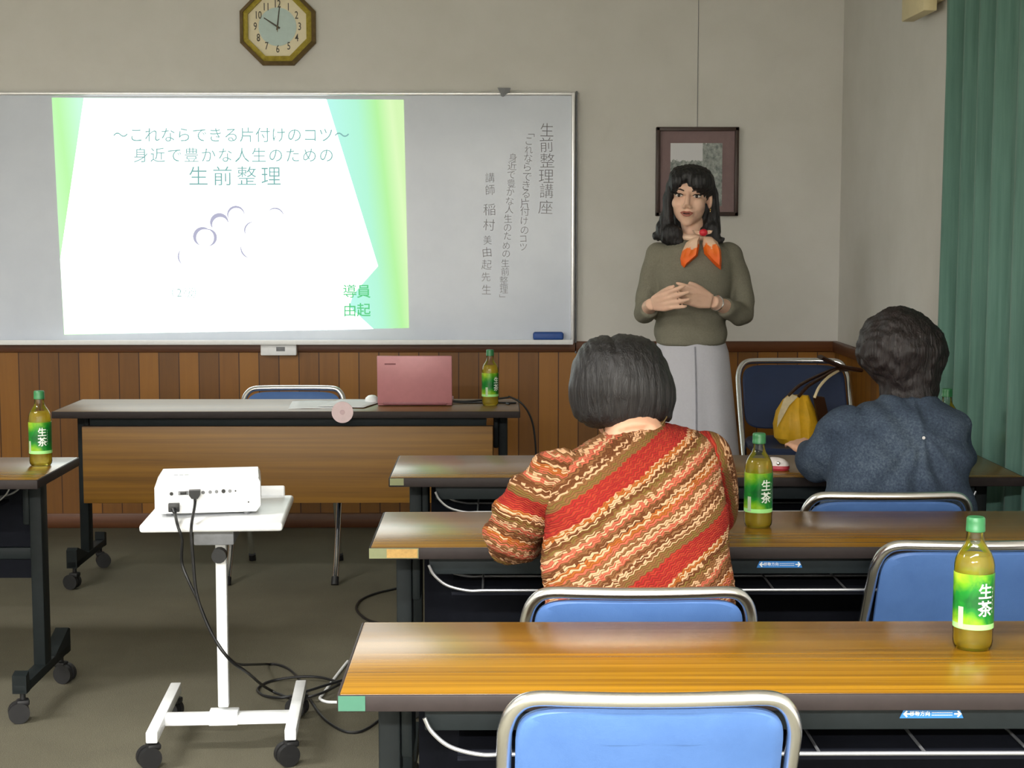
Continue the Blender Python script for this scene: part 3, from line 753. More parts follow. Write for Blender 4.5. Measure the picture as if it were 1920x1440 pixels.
def make_bottle(label, group):
    r = thing('tea_bottle', label, 'bottle', group=group)
    prof = [(0.0001, 0.004), (0.020, 0.0025), (0.028, 0.0005), (0.0318, 0.006), (0.033, 0.014), (0.0325, 0.024), (0.033, 0.034), (0.033, 0.132), (0.0328, 0.142), (0.031, 0.152), (0.027, 0.162), (0.021, 0.171), (0.0165, 0.178), (0.0142, 0.188), (0.0135, 0.200), (0.0135, 0.204)]
    MB().lathe(prof, 40).build('bottle_shell', M['pet'], r)
    MB().lathe([(0.0001, 0.006), (0.026, 0.0045), (0.0300, 0.009), (0.0312, 0.016), (0.0310, 0.026), (0.0314, 0.036), (0.0314, 0.134), (0.0308, 0.143), (0.0288, 0.153), (0.0262, 0.159), (0.0001, 0.159)], 40).build('tea', M['tea'], r)
    cp = MB(); cp.lathe([(0.0001, 0.222), (0.0135, 0.222), (0.0152, 0.2195), (0.0155, 0.214), (0.0155, 0.205), (0.0158, 0.2045), (0.0158, 0.1985), (0.0148, 0.1975), (0.0136, 0.1975)], 36); cp.build('cap', M['cap_green'], r)
    lb = MB(); z0, z1, rr = 0.037, 0.130, 0.0335
    lb.lathe([(0.0331, z0), (rr, z0 + 0.0005), (rr, z1 - 0.0005), (0.0331, z1)], 48)
    lab = lb.build('label_sleeve', M['label'], r)
    rt = rr + 0.0004
    for ch, z, s in (('生', 0.1005, 0.027), ('茶', 0.0715, 0.028)):
        me = text_me(ch, 1.0, 0.016); b = wrap(me, s, R(18), z, rt); bpy.data.meshes.remove(me)
        link('label_character', b.raw('label_character', smooth=False), M['label_white'], lab)
    g = MB()
    for i in range(7):
        me = text_me('l', 1.0, 0.02); b = wrap(me, 0.006, R(44), 0.106 - i * 0.0065, rt); bpy.data.meshes.remove(me)
        m2 = b.raw('x', smooth=False); g.mesh(m2); bpy.data.meshes.remove(m2)
    link('label_small_print', g.raw('label_small_print', smooth=False), M['label_white'], lab)
    g = MB()
    for a0, a1, zz0, zz1 in ((-62, -45, 0.040, 0.075),):
        k = 6; A = [g.bm.verts.new((rt * math.sin(R(a0 + (a1 - a0) * i / k)), -rt * math.cos(R(a0 + (a1 - a0) * i / k)), zz0)) for i in range(k + 1)]
        B = [g.bm.verts.new((v_.co.x, v_.co.y, zz1)) for v_ in A]
        for i in range(k): g.bm.faces.new((A[i], A[i + 1], B[i + 1], B[i]))
    link('label_panel', g.raw('label_panel', smooth=False), pbr('label_pale', C(158, 176, 146), 0.4), lab)
    return r
BG = 'green tea bottles'
TZ = 0.7008
p = F(1823, 1214, TZ); b0 = make_bottle('green tea bottle on the front table nearest the camera', BG); b0.location = (p.x, p.y, TZ)
p = F(1421, 987, TZ); b1 = dup(b0, (p.x, p.y, TZ), R(6), 'green tea bottle to the right of the woman in the orange sweater', BG)
b2 = dup(b0, (W(919, 760, 6.32).x, 6.32, TZ), R(30), 'green tea bottle beside the pink laptop', BG)
p = F(77, 872, TZ); b3 = dup(b0, (p.x, p.y, TZ), R(8), 'green tea bottle on the table at the left edge', BG)
b4 = dup(b0, (W(1776, 735, 4.76).x, 4.76, TZ), 0, 'tea bottle by the green curtain, only its cap and neck visible', BG)

# ================================================================== projector cart
cl = W(263, 985, 4.06).x; cr_ = W(530, 985, 4.06).x; ccx = (cl + cr_) / 2; ccy = 4.28
ct = thing('projector_cart', 'white rolling cart with a single post carrying the projector', 'cart', (ccx - 0.015, ccy, 0), R(3.5))
TT = 0.645; tw = cr_ - cl
MB().box((0, 0, TT - 0.011), (tw, 0.44, 0.022), bevel=0.008, seg=3).build('tray', M['white_paint'], ct)
MB().box((0.012, 0.214, TT + 0.013), (tw * 0.80, 0.012, 0.030), bevel=0.005, seg=3).build('tray_lip', M['white_paint'], ct)
MB().box((0.0, -0.085, TT - 0.046), (0.104, 0.16, 0.042), bevel=0.004).build('bracket', M['grey_plastic'], ct)
bpx = W(412, 1030, 4.2).x - ccx
MB().box((0.008, -0.07, (TT - 0.05 + 0.12) / 2), (0.029, 0.029, TT - 0.05 - 0.12), rot=(0, 0, 0), bevel=0.004).build('post', M['white_paint'], ct)
kb = MB(); kb.cyl((0.006, -0.085, TT - 0.107), (0.006, -0.112, TT - 0.107), 0.0205, 0.0195, seg=14); kb.build('height_knob', M['black_plastic'], ct)
fx0 = W(294, 1390, 4.1).x - ccx; fx1 = W(549, 1390, 4.1).x - ccx; fb = 0.0875
for x in (fx0, fx1):
    MB().box((x, 0.0, fb), (0.030, 0.46, 0.030), bevel=0.003).build('foot_bar', M['white_paint'], ct)
MB().box(((fx0 + fx1) / 2, -0.07, fb), (fx1 - fx0, 0.045, 0.026), bevel=0.003).build('cross_bar', M['white_paint'], ct)
MB().box((0.008, -0.07, fb + 0.004), (0.078, 0.052, 0.036), bevel=0.003).build('post_socket', M['white_paint'], ct)
for x in (fx0, fx1):
    for y, a in ((-0.205, 205), (0.205, 160)): caster(ct, x, y, R(a))

# projector, turned to the left
PRZ = R(9)
pj = thing('projector', 'white projector on the cart showing its socket panel', 'projector', (W(392, 930, 4.27).x, 4.27, TT + 0.0012), PRZ)
PW, PD, PH = 0.276, 0.215, 0.090
body = MB(); z0 = 0.010
prof = [(-PW / 2 + 0.006, z0), (PW / 2 - 0.012, z0), (PW / 2, z0 + 0.016), (PW / 2, PH + z0 - 0.012), (PW / 2 - 0.006, PH + z0), (-PW / 2 + 0.014, PH + z0), (-PW / 2, PH + z0 - 0.022), (-PW / 2, z0 + 0.006)]
rings = []
for y, s in ((-PD / 2, 0.985), (-PD / 2 + 0.006, 1.0), (PD / 2 - 0.02, 1.0), (PD / 2, 0.97)):
    rings.append([body.bm.verts.new((x * s, y, z0 + (z - z0) * (s if y > 0 else 1))) for x, z in prof])
body._skin(rings); body.build('casing', M['white_plastic'], pj, angle=25)
for x, y in ((-0.10, -0.075), (0.10, -0.075), (0, 0.08)):
    MB().cyl((x, y, 0), (x, y, 0.012), 0.010).build('foot', M['grey_plastic'], pj)
yb = -PD / 2
def port(px, py, kind):
    q = Matrix.Rotation(-PRZ, 3, 'Z') @ (W(px, py, 4.165) - pj.location); return q.x, q.z
for i, (px, py, r_, mt) in enumerate(((322, 924, .0048, 'black_plastic'), (381, 923, .0046, 'grey_plastic'), (394, 922.5, .0046, 'grey_plastic'), (406, 922, .0046, 'grey_plastic'), (419, 921.5, .0054, 'black_plastic'), (431, 921.5, .0046, 'grey_plastic'), (441.5, 921.5, .0022, 'black_plastic'), (466, 943, .0022, 'black_plastic'))):
    x, z = port(px, py, 0); MB().cyl((x, yb + 0.001, z), (x, yb - 0.0015, z), r_, seg=16).build('socket', M[mt], pj)
x, z = port(344, 923, 0); MB().box((x, yb - 0.001, z), (0.026, 0.003, 0.011), bevel=0.001).build('socket', M['grey_plastic'], pj)
MB().box((x, yb - 0.003, z), (0.016, 0.004, 0.007), bevel=0.001).build('socket', M['black_plastic'], pj)
x1, z1_ = port(365.5, 922, 0); x2, z2_ = port(327, 948, 0)
b = MB()
for k in range(3): b.box((-0.085 + k * 0.014, -0.03, PH + z0 + 0.0003), (0.010, 0.003, 0.0006))
b.build('top_print', M['grey_plastic'], pj)
Rz = Matrix.Rotation(PRZ, 3, 'Z'); PL = pj.location.copy()
def pjw(x, y, z): return PL + Rz @ Vector((x, y, z))
# the two cords plugged into it
vc = thing('video_cable', 'black video cable plugged into the projector and looping on the carpet', 'cable', pjw(x1, yb, z1_))
VO = vc.location.copy()
def cord(parent, pts, r, mat='cord', name='cord', n=8):
    P0 = parent.location.copy(); return MB().tube([Vector((q.x, q.y, max(q.z, r + 0.0003))) - P0 for q in smooth_path(pts, n)], r, 8).build(name, M[mat], parent)
pl = MB(); a = pjw(x1, yb - 0.012, z1_) - VO
pl.prism([(-0.0145, 0.008), (0.0145, 0.008), (0.0145, -0.004), (0.008, -0.014), (-0.008, -0.014), (-0.0145, -0.004)], -0.026, -0.0022)
o = pl.build('plug', M['black_plastic'], vc); o.rotation_euler = (0, 0, PRZ)
fz = 0.0045
cord(vc, [pjw(x1, yb - 0.014, z1_ - 0.010), pjw(x1, yb - 0.022, z1_ - 0.03), W(359, 985, 4.025), W(359, 1010, 4.012), W(362, 1050, 4.012), W(368, 1110, 4.012), W(384, 1160, 4.012), W(404, 1200, 4.012), W(432, 1238, 4.02), W(465, 1262, 4.14),
          F(500, 1290, 0.03), F(545, 1309, fz), F(590, 1304, 0.022), F(627, 1288, 0.022), F(634, 1280, 0.020), F(600, 1270, 0.016), F(560, 1269, 0.016), F(512, 1276, fz), F(484, 1290, fz), F(492, 1303, fz), F(530, 1308, 0.016), F(575, 1296, 0.026), F(640, 1276, 0.030), F(700, 1262, 0.012)], 0.0042)
pc = thing('power_cord', 'black power cord hanging from the lower left of the projector', 'cable', pjw(x2, yb, z2_)); QO = pc.location.copy()
pl = MB(); pl.box((0, -0.012, 0), (0.029, 0.020, 0.022), bevel=0.002); pl.cyl((0, -0.022, -0.004), (0.003, -0.032, -0.012), 0.007, 0.005)
o = pl.build('plug', M['black_plastic'], pc); o.rotation_euler = (0, 0, PRZ)
cord(pc, [pjw(x2 + 0.003, yb - 0.030, z2_ - 0.011), W(333, 985, 4.035), W(341, 1012, 4.03), W(341, 1055, 4.045), W(353, 1088, 4.04), W(372, 1128, 4.042), W(390, 1172, 4.045), W(412, 1214, 4.05), W(436, 1240, 4.08), W(450, 1246, 4.22), W(472, 1246, 4.55), F(490, 1245.5, 0.04), F(505, 1245.5, fz), F(535, 1251, fz), F(558, 1270, fz), F(577, 1305, fz), F(605, 1345, fz), F(640, 1369, fz), F(668, 1373, fz), F(690, 1365, fz), F(712, 1350, fz), F(750, 1330, fz)], 0.0040)
# pale cord and dark cord on the carpet
wc = thing('white_cord', 'short pale cord bent on the carpet beside the front table corner', 'cord', F(600, 1312, 0))
t_ = M['grey_plastic']; cord(wc, [F(652, 1240, fz), F(630, 1268, fz), F(606, 1301, fz), F(600, 1310, fz), F(612, 1316, fz), F(632, 1317, fz), F(690, 1318, fz)], 0.0045, 'white_plastic')
dc = thing('floor_cord', 'thin black cord curling on the carpet under the middle table', 'cord', F(668, 1145, 0))
cord(dc, [F(790, 1092, fz), F(745, 1103, fz), F(704, 1113, fz), F(677, 1125, fz), F(668, 1140, fz), F(677, 1154, fz), F(697, 1165, fz), F(735, 1172, fz), F(790, 1172, fz)], 0.0045)

# ================================================================== lecturer table things
DZ = 0.7004
lp0 = W(708, 757, 6.30); lp1 = W(848, 757, 6.30)
lt = thing('laptop', 'open pink laptop on the lecturer table, lid toward the audience', 'laptop', ((lp0.x + lp1.x) / 2, 6.30, DZ + 0.0006))
lw = lp1.x - lp0.x
M['pink'] = pbr('pink_lid', C(168, 112, 116), 0.4, 0.1, vary=0.04); M['dark_pink'] = pbr('dark_pink', C(120, 66, 72), 0.5)
MB().box((0, 0.115, 0.009), (lw, 0.22, 0.016), bevel=0.004).build('base', M['pink'], lt)
lid = MB().box((0, -0.009, 0.105), (lw, 0.009, 0.192), rot=(R(5), 0, 0), bevel=0.004).build('lid', M['pink'], lt)
MB().box((0, -0.003, 0.105), (lw - 0.016, 0.002, 0.172), rot=(R(5), 0, 0)).build('screen', M['black_plastic'], lid)
MB().box((-lw / 2 + 0.052, -0.0205, 0.168), (0.044, 0.0012, 0.0055), rot=(R(5), 0, 0)).build('lid_mark', M['dark_pink'], lid)
MB().box((0, 0.001, 0.0105), (lw * 0.86, 0.014, 0.012), bevel=0.003).build('hinge', M['dark_pink'], lt)
kb = MB()
for i in range(12):
    for j in range(5): kb.box((-lw / 2 + 0.03 + i * (lw - 0.06) / 11, 0.06 + j * 0.019, 0.0178), (0.017, 0.015, 0.002))
o = kb.build('keyboard', M['black_plastic'], lt); o['kind'] = 'stuff'
M['paper'] = pbr('white_paper', C(226, 228, 230), 0.8, vary=0.02)
def sheet(name, label, cat, cx, cy, w, d, rz, z, group):
    r = thing(name, label, cat, (cx, cy, z), rz, group); b = MB(); n = 6
    rows = [[b.bm.verts.new((-w / 2 + w * i / n, -d / 2 + d * j / n, 0.0008 + 0.0015 * math.sin(i * .7 + j * .5) ** 2)) for i in range(n + 1)] for j in range(n + 1)]
    b._skin(rows, caps=False, closed=False); o = b.build('page', M['paper'], r); s = o.modifiers.new('t', 'SOLIDIFY'); s.thickness = 0.0006; s.offset = 1; return r
sheet('paper_sheet', 'white paper sheet lying on the lecturer table before the blue chair', 'paper', W(592, 755, 6.30).x, 6.34, 0.21, 0.28, R(4), DZ, 'papers on the lecturer table')
sheet('paper_sheet', 'white paper sheet next to the laptop, slightly turned', 'paper', W(660, 752, 6.36).x, 6.36, 0.19, 0.27, R(-14), DZ + 0.003, 'papers on the lecturer table')
ms = thing('computer_mouse', 'small white mouse beside the left edge of the laptop', 'mouse', (W(697, 753, 6.44).x, 6.44, DZ + 0.0005))
mm = MB(); mm.loft([((0, 0, 0), 0.026, 0.042), ((0, 0, 0.008), 0.028, 0.046), ((0, 0.002, 0.018), 0.025, 0.041), ((0, 0.006, 0.026), 0.015, 0.026), ((0, 0.008, 0.028), 0.005, 0.010)], 24); mm.build('shell', M['white_plastic'], ms)
MB().cyl((-0.003, 0.030, 0.0205), (0.003, 0.030, 0.0205), 0.006).build('wheel', M['grey_plastic'], ms)
pd = W(642, 773, 6.115); rt = thing('round_tag', 'round pale pink disc stuck on the front edge of the lecturer table', 'tag', (pd.x, 6.118, pd.z))
MB().cyl((0, 0, 0), (0, -0.004, 0), 0.0415, seg=40).build('disc', pbr('pale_pink', C(206, 184, 186), 0.7, vary=0.06), rt)
MB().cyl((0, -0.004, 0), (0, -0.0048, 0), 0.010, seg=24).build('centre_mark', pbr('dull_pink', C(184, 158, 162), 0.7), rt)
lc = thing('laptop_cable', 'dark cable running from the laptop over the table end to the floor', 'cable', (lp1.x, 6.40, DZ + 0.01))
ex = DK_X + 0.9
cord(lc, [Vector((lp1.x + 0.001, 6.40, DZ + 0.009)), Vector((lp1.x + 0.05, 6.41, DZ + 0.006)), Vector((lp1.x + 0.15, 6.43, DZ + 0.012)), Vector((lp1.x + 0.22, 6.43, DZ + 0.02)), W(955, 744, 6.43), W(975, 754, 6.42), W(990, 772, 6.42), W(1000, 800, 6.42), W(1005, 850, 6.42), W(1004, 900, 6.43), W(1000, 960, 6.45), Vector((W(1000, 960, 6.45).x - 0.02, 6.6, 0.006)), Vector((W(1000, 960, 6.45).x - 0.3, 6.75, 0.006))], 0.004)
cord2 = [Vector((lp1.x + 0.001, 6.38, DZ + 0.008)), Vector((lp1.x + 0.06, 6.385, DZ + 0.004)), Vector((lp1.x + 0.16, 6.385, DZ + 0.004)), Vector((lp1.x + 0.25, 6.375, DZ + 0.004)), Vector((ex - 0.05, 6.36, DZ + 0.004)), Vector((ex - 0.04, 6.33, DZ + 0.004))]
cord(lc, cord2, 0.0035)

# ================================================================== small pouch on the back table
pp = F(1462, 884, 0.7006); po = thing('pencil_pouch', 'small red and white pouch on the table left of the denim shirt woman', 'pouch', (pp.x, pp.y + 0.03, 0.7006), R(-20))
b = MB(); b.loft([((0, 0, 0), 0.030, 0.020), ((0, 0, 0.006), 0.034, 0.023), ((0, 0, 0.014), 0.033, 0.021)], 28, 2.6); b.build('bottom_half', pbr('red_pouch', C(168, 44, 60), 0.5), po)
b = MB(); b.loft([((0, 0, 0.0142), 0.0335, 0.0215), ((-0.002, 0, 0.024), 0.031, 0.018), ((-0.006, 0, 0.033), 0.022, 0.011), ((-0.010, 0, 0.037), 0.010, 0.004)], 28, 2.6); b.build('top_half', pbr('white_pouch', C(214, 206, 204), 0.5), po)
MB().ell((0.004, -0.020, 0.022), (0.006, 0.004, 0.006)).build('clasp', M['chrome'], po)

# ================================================================== yellow handbag on the chair by the wall
CH5 = c5.location; seat_z = 0.455 * 1.13
hb = thing('handbag', 'yellow handbag with a cream patch and dark brown straps on the wall chair', 'bag', (W(1497, 800, 6.55).x, 6.55, seat_z + 0.001))
HO = hb.location.copy()
M['yellow'] = pbr('mustard_leather', C(236, 184, 36), 0.55, vary=0.14, scale=18, bump=0.15); M['cream_leather'] = pbr('cream_leather', C(232, 214, 172), 0.6); M['brown_leather'] = pbr('brown_leather', C(58, 34, 20), 0.5)
def hp(px, py, y): return W(px, py, y) - HO
b = MB()
rg = []
for py, xl_, xr_, ry in ((841, 1475, 1519, .035), (836, 1462, 1534, .06), (820, 1452, 1538, .08), (795, 1450, 1536, .085), (770, 1455, 1528, .07), (750, 1468, 1520, .045), (741, 1476, 1516, .025)):
    a = hp(xl_, py, 6.55); c = hp(xr_, py, 6.55); rg.append((((a.x + c.x) / 2, 0, max(a.z, 0.002)), (c.x - a.x) / 2, ry))
b.loft(rg, 40, 2.3)
for v_ in b.bm.verts: 
    if v_.co.z > 0.06: v_.co.y += 0.006 * math.sin(v_.co.x * 160)
b.build('bag_body', M['yellow'], hb)
def patch(px_list, y0, d=0.004):
    b = MB(); pts = [hp(x, y, yy) for x, y, yy in px_list]
    A = [b.bm.verts.new(q) for q in pts]; B = [b.bm.verts.new(q + Vector((0, d, 0))) for q in pts]; b._skin([A, B]); return b
patch([(1480, 760, 6.485), (1457, 801, 6.458), (1459, 780, 6.468), (1470, 748, 6.50), (1483, 738, 6.52), (1496, 744, 6.515)][::-1], 0).build('cream_patch', M['cream_leather'], hb)
patch([(1526, 742, 6.50), (1546, 745, 6.52), (1556, 790, 6.52), (1556, 815, 6.52), (1540, 826, 6.49), (1534, 790, 6.475)], 0, 0.03).build('side_gusset', M['brown_leather'], hb)
def strap(pts, w, mat): 
    return MB().tube([q for q in smooth_path([hp(*q) for q in pts], 8)], w, 8, flat=0.45).build('strap', M[mat], hb)
strap([(1478, 742, 6.52), (1500, 722, 6.52), (1535, 704, 6.60), (1560, 694, 6.72), (1585, 690, 6.80)], 0.015, 'brown_leather')
strap([(1497, 744, 6.52), (1515, 724, 6.52), (1545, 706, 6.60), (1566, 695, 6.72), (1592, 692, 6.80)], 0.016, 'brown_leather')
strap([(1527, 746, 6.49), (1536, 726, 6.50), (1552, 708, 6.58), (1572, 695, 6.72)], 0.006, 'cream_leather')
strap([(1538, 669, 6.70), (1556, 678, 6.72), (1580, 688, 6.76), (1612, 694, 6.82)], 0.022, 'brown_leather')
# ================================================================== people
M['skin'] = m_skin('skin', C(206, 160, 132)); M['skin_pale'] = m_skin('skin_pale', C(222, 184, 160))
M['hair_black'] = m_hair('black_hair', C(12, 11, 13), C(30, 28, 30)); M['hair_brown'] = m_hair('dark_brown_hair', C(18, 13, 14), C(38, 28, 28), 0.46)
def hand(mb, wrist, tip, palm_n, side, k=1.0, curl=0.25, spread=0.10, thumb_up=0.0, splay=0.75):
    """palm and five fingers; tip = where the middle finger points, palm_n = out of the palm, side = +1 if the thumb is on the (tip x palm_n) side"""
    wrist = Vector(wrist); d = (Vector(tip) - wrist).normalized(); n = Vector(palm_n); n = (n - d * n.dot(d)).normalized(); s = d.cross(n) * side
    kn = wrist + d * 0.085 * k
    # palm: flattened union
    for f in (-0.026, -0.009, 0.009, 0.026):
        mb.tube([wrist + s * f * 0.55 * k + d * 0.008 * k, wrist + s * f * 0.9 * k + d * 0.05 * k, kn + s * f * k], [0.0125 * k, 0.0135 * k, 0.0105 * k], 10)
    for f, L, r in ((0.028, 0.070, 0.0084), (0.0095, 0.078, 0.0086), (-0.0095, 0.072, 0.0082), (-0.027, 0.056, 0.0073)):
        b = kn + s * f * k; dd = (d + s * f / 0.028 * spread).normalized(); L *= k
        p1 = b + dd * L * 0.45 + n * L * 0.45 * curl * 0.4
        p2 = p1 + (dd + n * curl).normalized() * L * 0.30; p3 = p2 + (dd + n * curl * 2).normalized() * L * 0.25
        mb.tube([b - d * 0.012, b, p1, p2, p3], [r * k * 1.05, r * k * 1.1, r * k, r * k * 0.92, r * k * 0.62], 10)
    b = wrist + d * 0.026 * k + s * 0.020 * k; td = (d * (1.25 - splay * 0.84) + s * splay + n * (0.25 - thumb_up)).normalized()
    p1 = b + td * 0.034 * k; p2 = p1 + (td + d * 0.7).normalized() * 0.030 * k; p3 = p2 + (td * 0.6 + d).normalized() * 0.022 * k
    mb.tube([b - td * 0.01, b, p1, p2, p3], [0.0125 * k, 0.0130 * k, 0.0105 * k, 0.0095 * k, 0.0062 * k], 10)

def chain(mb, pts, seg=18):
    P = [Vector(p[0]) for p in pts]; r = [p[1] for p in pts]
    sp_, sr = [], []
    n = 5
    for i in range(len(P) - 1):
        p0 = P[max(i - 1, 0)]; p1 = P[i]; p2 = P[i + 1]; p3 = P[min(i + 2, len(P) - 1)]
        for q in range(n):
            tt = q / n
            sp_.append(0.5 * ((2 * p1) + (p2 - p0) * tt + (2 * p0 - 5 * p1 + 4 * p2 - p3) * tt * tt + (3 * p1 - p0 - 3 * p2 + p3) * tt ** 3)); sr.append(r[i] + (r[i + 1] - r[i]) * tt)
    sp_.append(P[-1]); sr.append(r[-1]); mb.tube(sp_, sr, seg)
    mb.ell(P[0], (r[0],) * 3); 
def prings(rows, off, grow=0.0):
    out = []
    for (py, xl_, xr_, ry, Y) in rows:
        a = W(xl_, py, Y) - off; c = W(xr_, py, Y) - off
        out.append((((a.x + c.x) / 2, (a.y + c.y) / 2, (a.z + c.z) / 2), (c.x - a.x) / 2 + grow, ry + grow))
    return out

# ---------------------------------------------------------------- standing lecturer
YB = 6.2
per = thing('person', 'standing woman in a grey green sweater, orange scarf and pale long skirt, hands clasped', 'person', (W(1298, 640, YB).x, YB, 0))
PO = per.location.copy()
def q(px, py, Y): return W(px, py, Y) - PO
HC = q(1294, 371, YB - 0.03)
HM = Matrix.Translation(HC) @ Matrix.Rotation(R(-13), 4, 'Z') @ Matrix.Rotation(R(3.5), 4, 'Y') @ Matrix.Rotation(R(3), 4, 'X')
HS = 1.02
def head_prims(h):
    h.ell((0, 0.014, 0.032), (0.073, 0.090, 0.080)); h.ell((0, -0.018, -0.030), (0.0605, 0.066, 0.070))
    h.ell((0, -0.040, -0.062), (0.039, 0.042, 0.040)); h.ell((0, -0.058, -0.088), (0.022, 0.018, 0.016))
    for s in (-1, 1):
        h.ell((s * 0.036, -0.050, -0.020), (0.026, 0.028, 0.028)); h.ell((s * 0.074, 0.012, -0.008), (0.009, 0.019, 0.031), (0, 0, s * R(20)))
        h.ell((s * 0.011, -0.089, -0.030), (0.009, 0.009, 0.007))
    h.ell((0, -0.062, 0.034), (0.052, 0.022, 0.026)); h.tube([(0, -0.080, 0.022), (0, -0.091, -0.008), (0, -0.099, -0.026)], [0.008, 0.0095, 0.011], 12)
    h.ell((0, -0.078, -0.055), (0.026, 0.010, 0.016))
def merged(dst, fn, Mx):
    h = MB(); fn(h); me = h.raw('h', smooth=False); dst.mesh(me, Mx); bpy.data.meshes.remove(me)
HMs = HM @ Matrix.Scale(HS, 4)
# arm paths
armL = [q(1236, 480, YB), q(1220, 535, YB + .01), q(1210, 585, YB - .03), q(1222, 570, 5.975)]       # picture left
armR = [q(1366, 480, YB), q(1386, 535, YB + .01), q(1391, 588, YB - .03), q(1337, 566, 5.985)]
bd = MB()
merged(bd, head_prims, HMs)
nb = HM @ Vector((0, 0.024, -0.06)); bd.tube([nb, q(1302, 432, YB), q(1302, 452, YB)], [0.047, 0.045, 0.06], 20)
trows = [(452, 1262, 1338, .05, YB), (466, 1236, 1366, .075, YB), (500, 1238, 1362, .088, YB), (560, 1242, 1358, .090, YB), (620, 1240, 1352, .09, YB), (680, 1236, 1358, .10, YB)]
bd.loft(prings(trows, PO), 32, 2.3)
for arm in (armL, armR): chain(bd, [(arm[0], .040), (arm[1], .037), (arm[2], .033), ((arm[2] + arm[3]) / 2, .030), (arm[3], .0225)])
hipz = q(1300, 690, YB).z
for s in (-1, 1):
    chain(bd, [((0.002 + s * .05, 0, hipz + .03), .070), ((s * .062, 0, 0.62), .060), ((s * .07, -0.005, 0.46), .048), ((s * .07, 0.012, 0.30), .046), ((s * .07, 0.01, 0.10), .030), ((s * .07, -0.02, 0.060), .032)])
    bd.tube([(s * .07, 0.02, 0.045), (s * .072, -0.06, 0.035), (s * .073, -0.13, 0.022)], [.030, .032, .022], 14)
# clasped hands: right hand (picture left) in front, fingers over the left hand
wl = armL[3]; wr_ = armR[3]
hand(bd, wr_, q(1262, 546, 5.935), Vector((0.1, 1, -0.1)), -1, 1.04, 0.25, 0.06, 0.1, 0.42)
hand(bd, wl, q(1276, 559, 5.885), Vector((0.25, 1, 0.1)), 1, 1.04, 0.35, 0.16, -0.1, 0.42)
body = blob('body', bd, 0.0042, M['skin_pale'], per, 3)
M['eye_white'] = pbr('eye_white', C(214, 204, 196), 0.3, vary=0.02); M['iris'] = pbr('dark_iris', C(30, 20, 16), 0.25); M['brow'] = pbr('brow', C(58, 40, 32), 0.8); M['lips'] = pbr('lips', C(160, 92, 78), 0.4, vary=0.05)
def hpart(name, fn, mat, parent=per):
    b = MB(); merged(b, fn, HMs); return b.build(name, mat, parent)
for s in (-1, 1):
    e = hpart('eye', lambda h: h.ell((s * 0.033, -0.0765, 0.010), (0.0135, 0.0075, 0.0060)), M['eye_white'])
    hpart('iris', lambda h: h.ell((s * 0.033, -0.0812, 0.010), (0.0062, 0.0038, 0.0058)), M['iris'], e)
    hpart('eyelash', lambda h: h.tube([(s * 0.018, -0.081, 0.0125), (s * 0.027, -0.0855, 0.0165), (s * 0.040, -0.0825, 0.0165), (s * 0.049, -0.073, 0.012)], [0.0014, 0.0022, 0.0022, 0.0012], 8), M['iris'], e)
    hpart('eyebrow', lambda h: h.tube([(s * 0.015, -0.084, 0.028), (s * 0.030, -0.0835, 0.0335), (s * 0.050, -0.072, 0.031)], [0.0024, 0.0028, 0.0012], 8), M['brow'])
def lips(h):
    h.tube([(-0.023, -0.081, -0.0525), (-0.010, -0.090, -0.0490), (0, -0.0905, -0.0505), (0.010, -0.090, -0.0490), (0.023, -0.081, -0.0525)], [0.0018, 0.0036, 0.0034, 0.0036, 0.0018], 10)
    h.tube([(-0.022, -0.081, -0.0535), (-0.010, -0.088, -0.0605), (0, -0.089, -0.062), (0.010, -0.088, -0.0605), (0.022, -0.081, -0.0535)], [0.0018, 0.004, 0.0047, 0.004, 0.0018], 10)
lo_ = hpart('lips', lips, M['lips']); hpart('mouth_opening', lambda h: h.ell((0, -0.0875, -0.0555), (0.014, 0.004, 0.0038)), pbr('mouth_dark', C(60, 26, 24), 0.6), lo_)
hr = MB()
def lec_hair(h):
    h.ell((0, 0.026, 0.046), (0.090, 0.100, 0.078)); h.ell((0, 0.050, -0.040), (0.086, 0.056, 0.105)); h.ell((0, -0.01, 0.085), (0.070, 0.075, 0.038))
    h.ell((-.043, -.014, .062), (.040, .076, .056)); h.ell((.030, -.014, .062), (.055, .082, .058)); h.ell((.0, -.012, .080), (.07, .072, .046))
    chain(h, [((-.072, -.016, .060), .014), ((-.081, -.020, .0), .017), ((-.080, -.020, -.05), .020), ((-.083, -.016, -.095), .030), ((-.092, -.02, -.130), .034), ((-.112, -.022, -.150), .018), ((-.130, -.02, -.142), .007)])
    h.ell((-.060, -.035, -.140), (.046, .030, .042)); h.ell((-.045, -.03, -.165), (.040, .026, .022))
    chain(h, [((.072, .012, .060), .016), ((.084, .030, .0), .020), ((.084, .026, -.06), .028), ((.088, .012, -.105), .032), ((.098, .0, -.140), .030), ((.124, -.01, -.152), .013), ((.140, -.01, -.140), .005)])
    h.ell((.070, .01, -.135), (.036, .034, .04))
merged(hr, lec_hair, HMs)
blob('hair', hr, 0.0055, M['hair_black'], per, 3, disp=lambda c, n: 0.0016 * math.sin(c.x * 420 + c.z * 30) + 0.0012 * math.sin(c.y * 380))
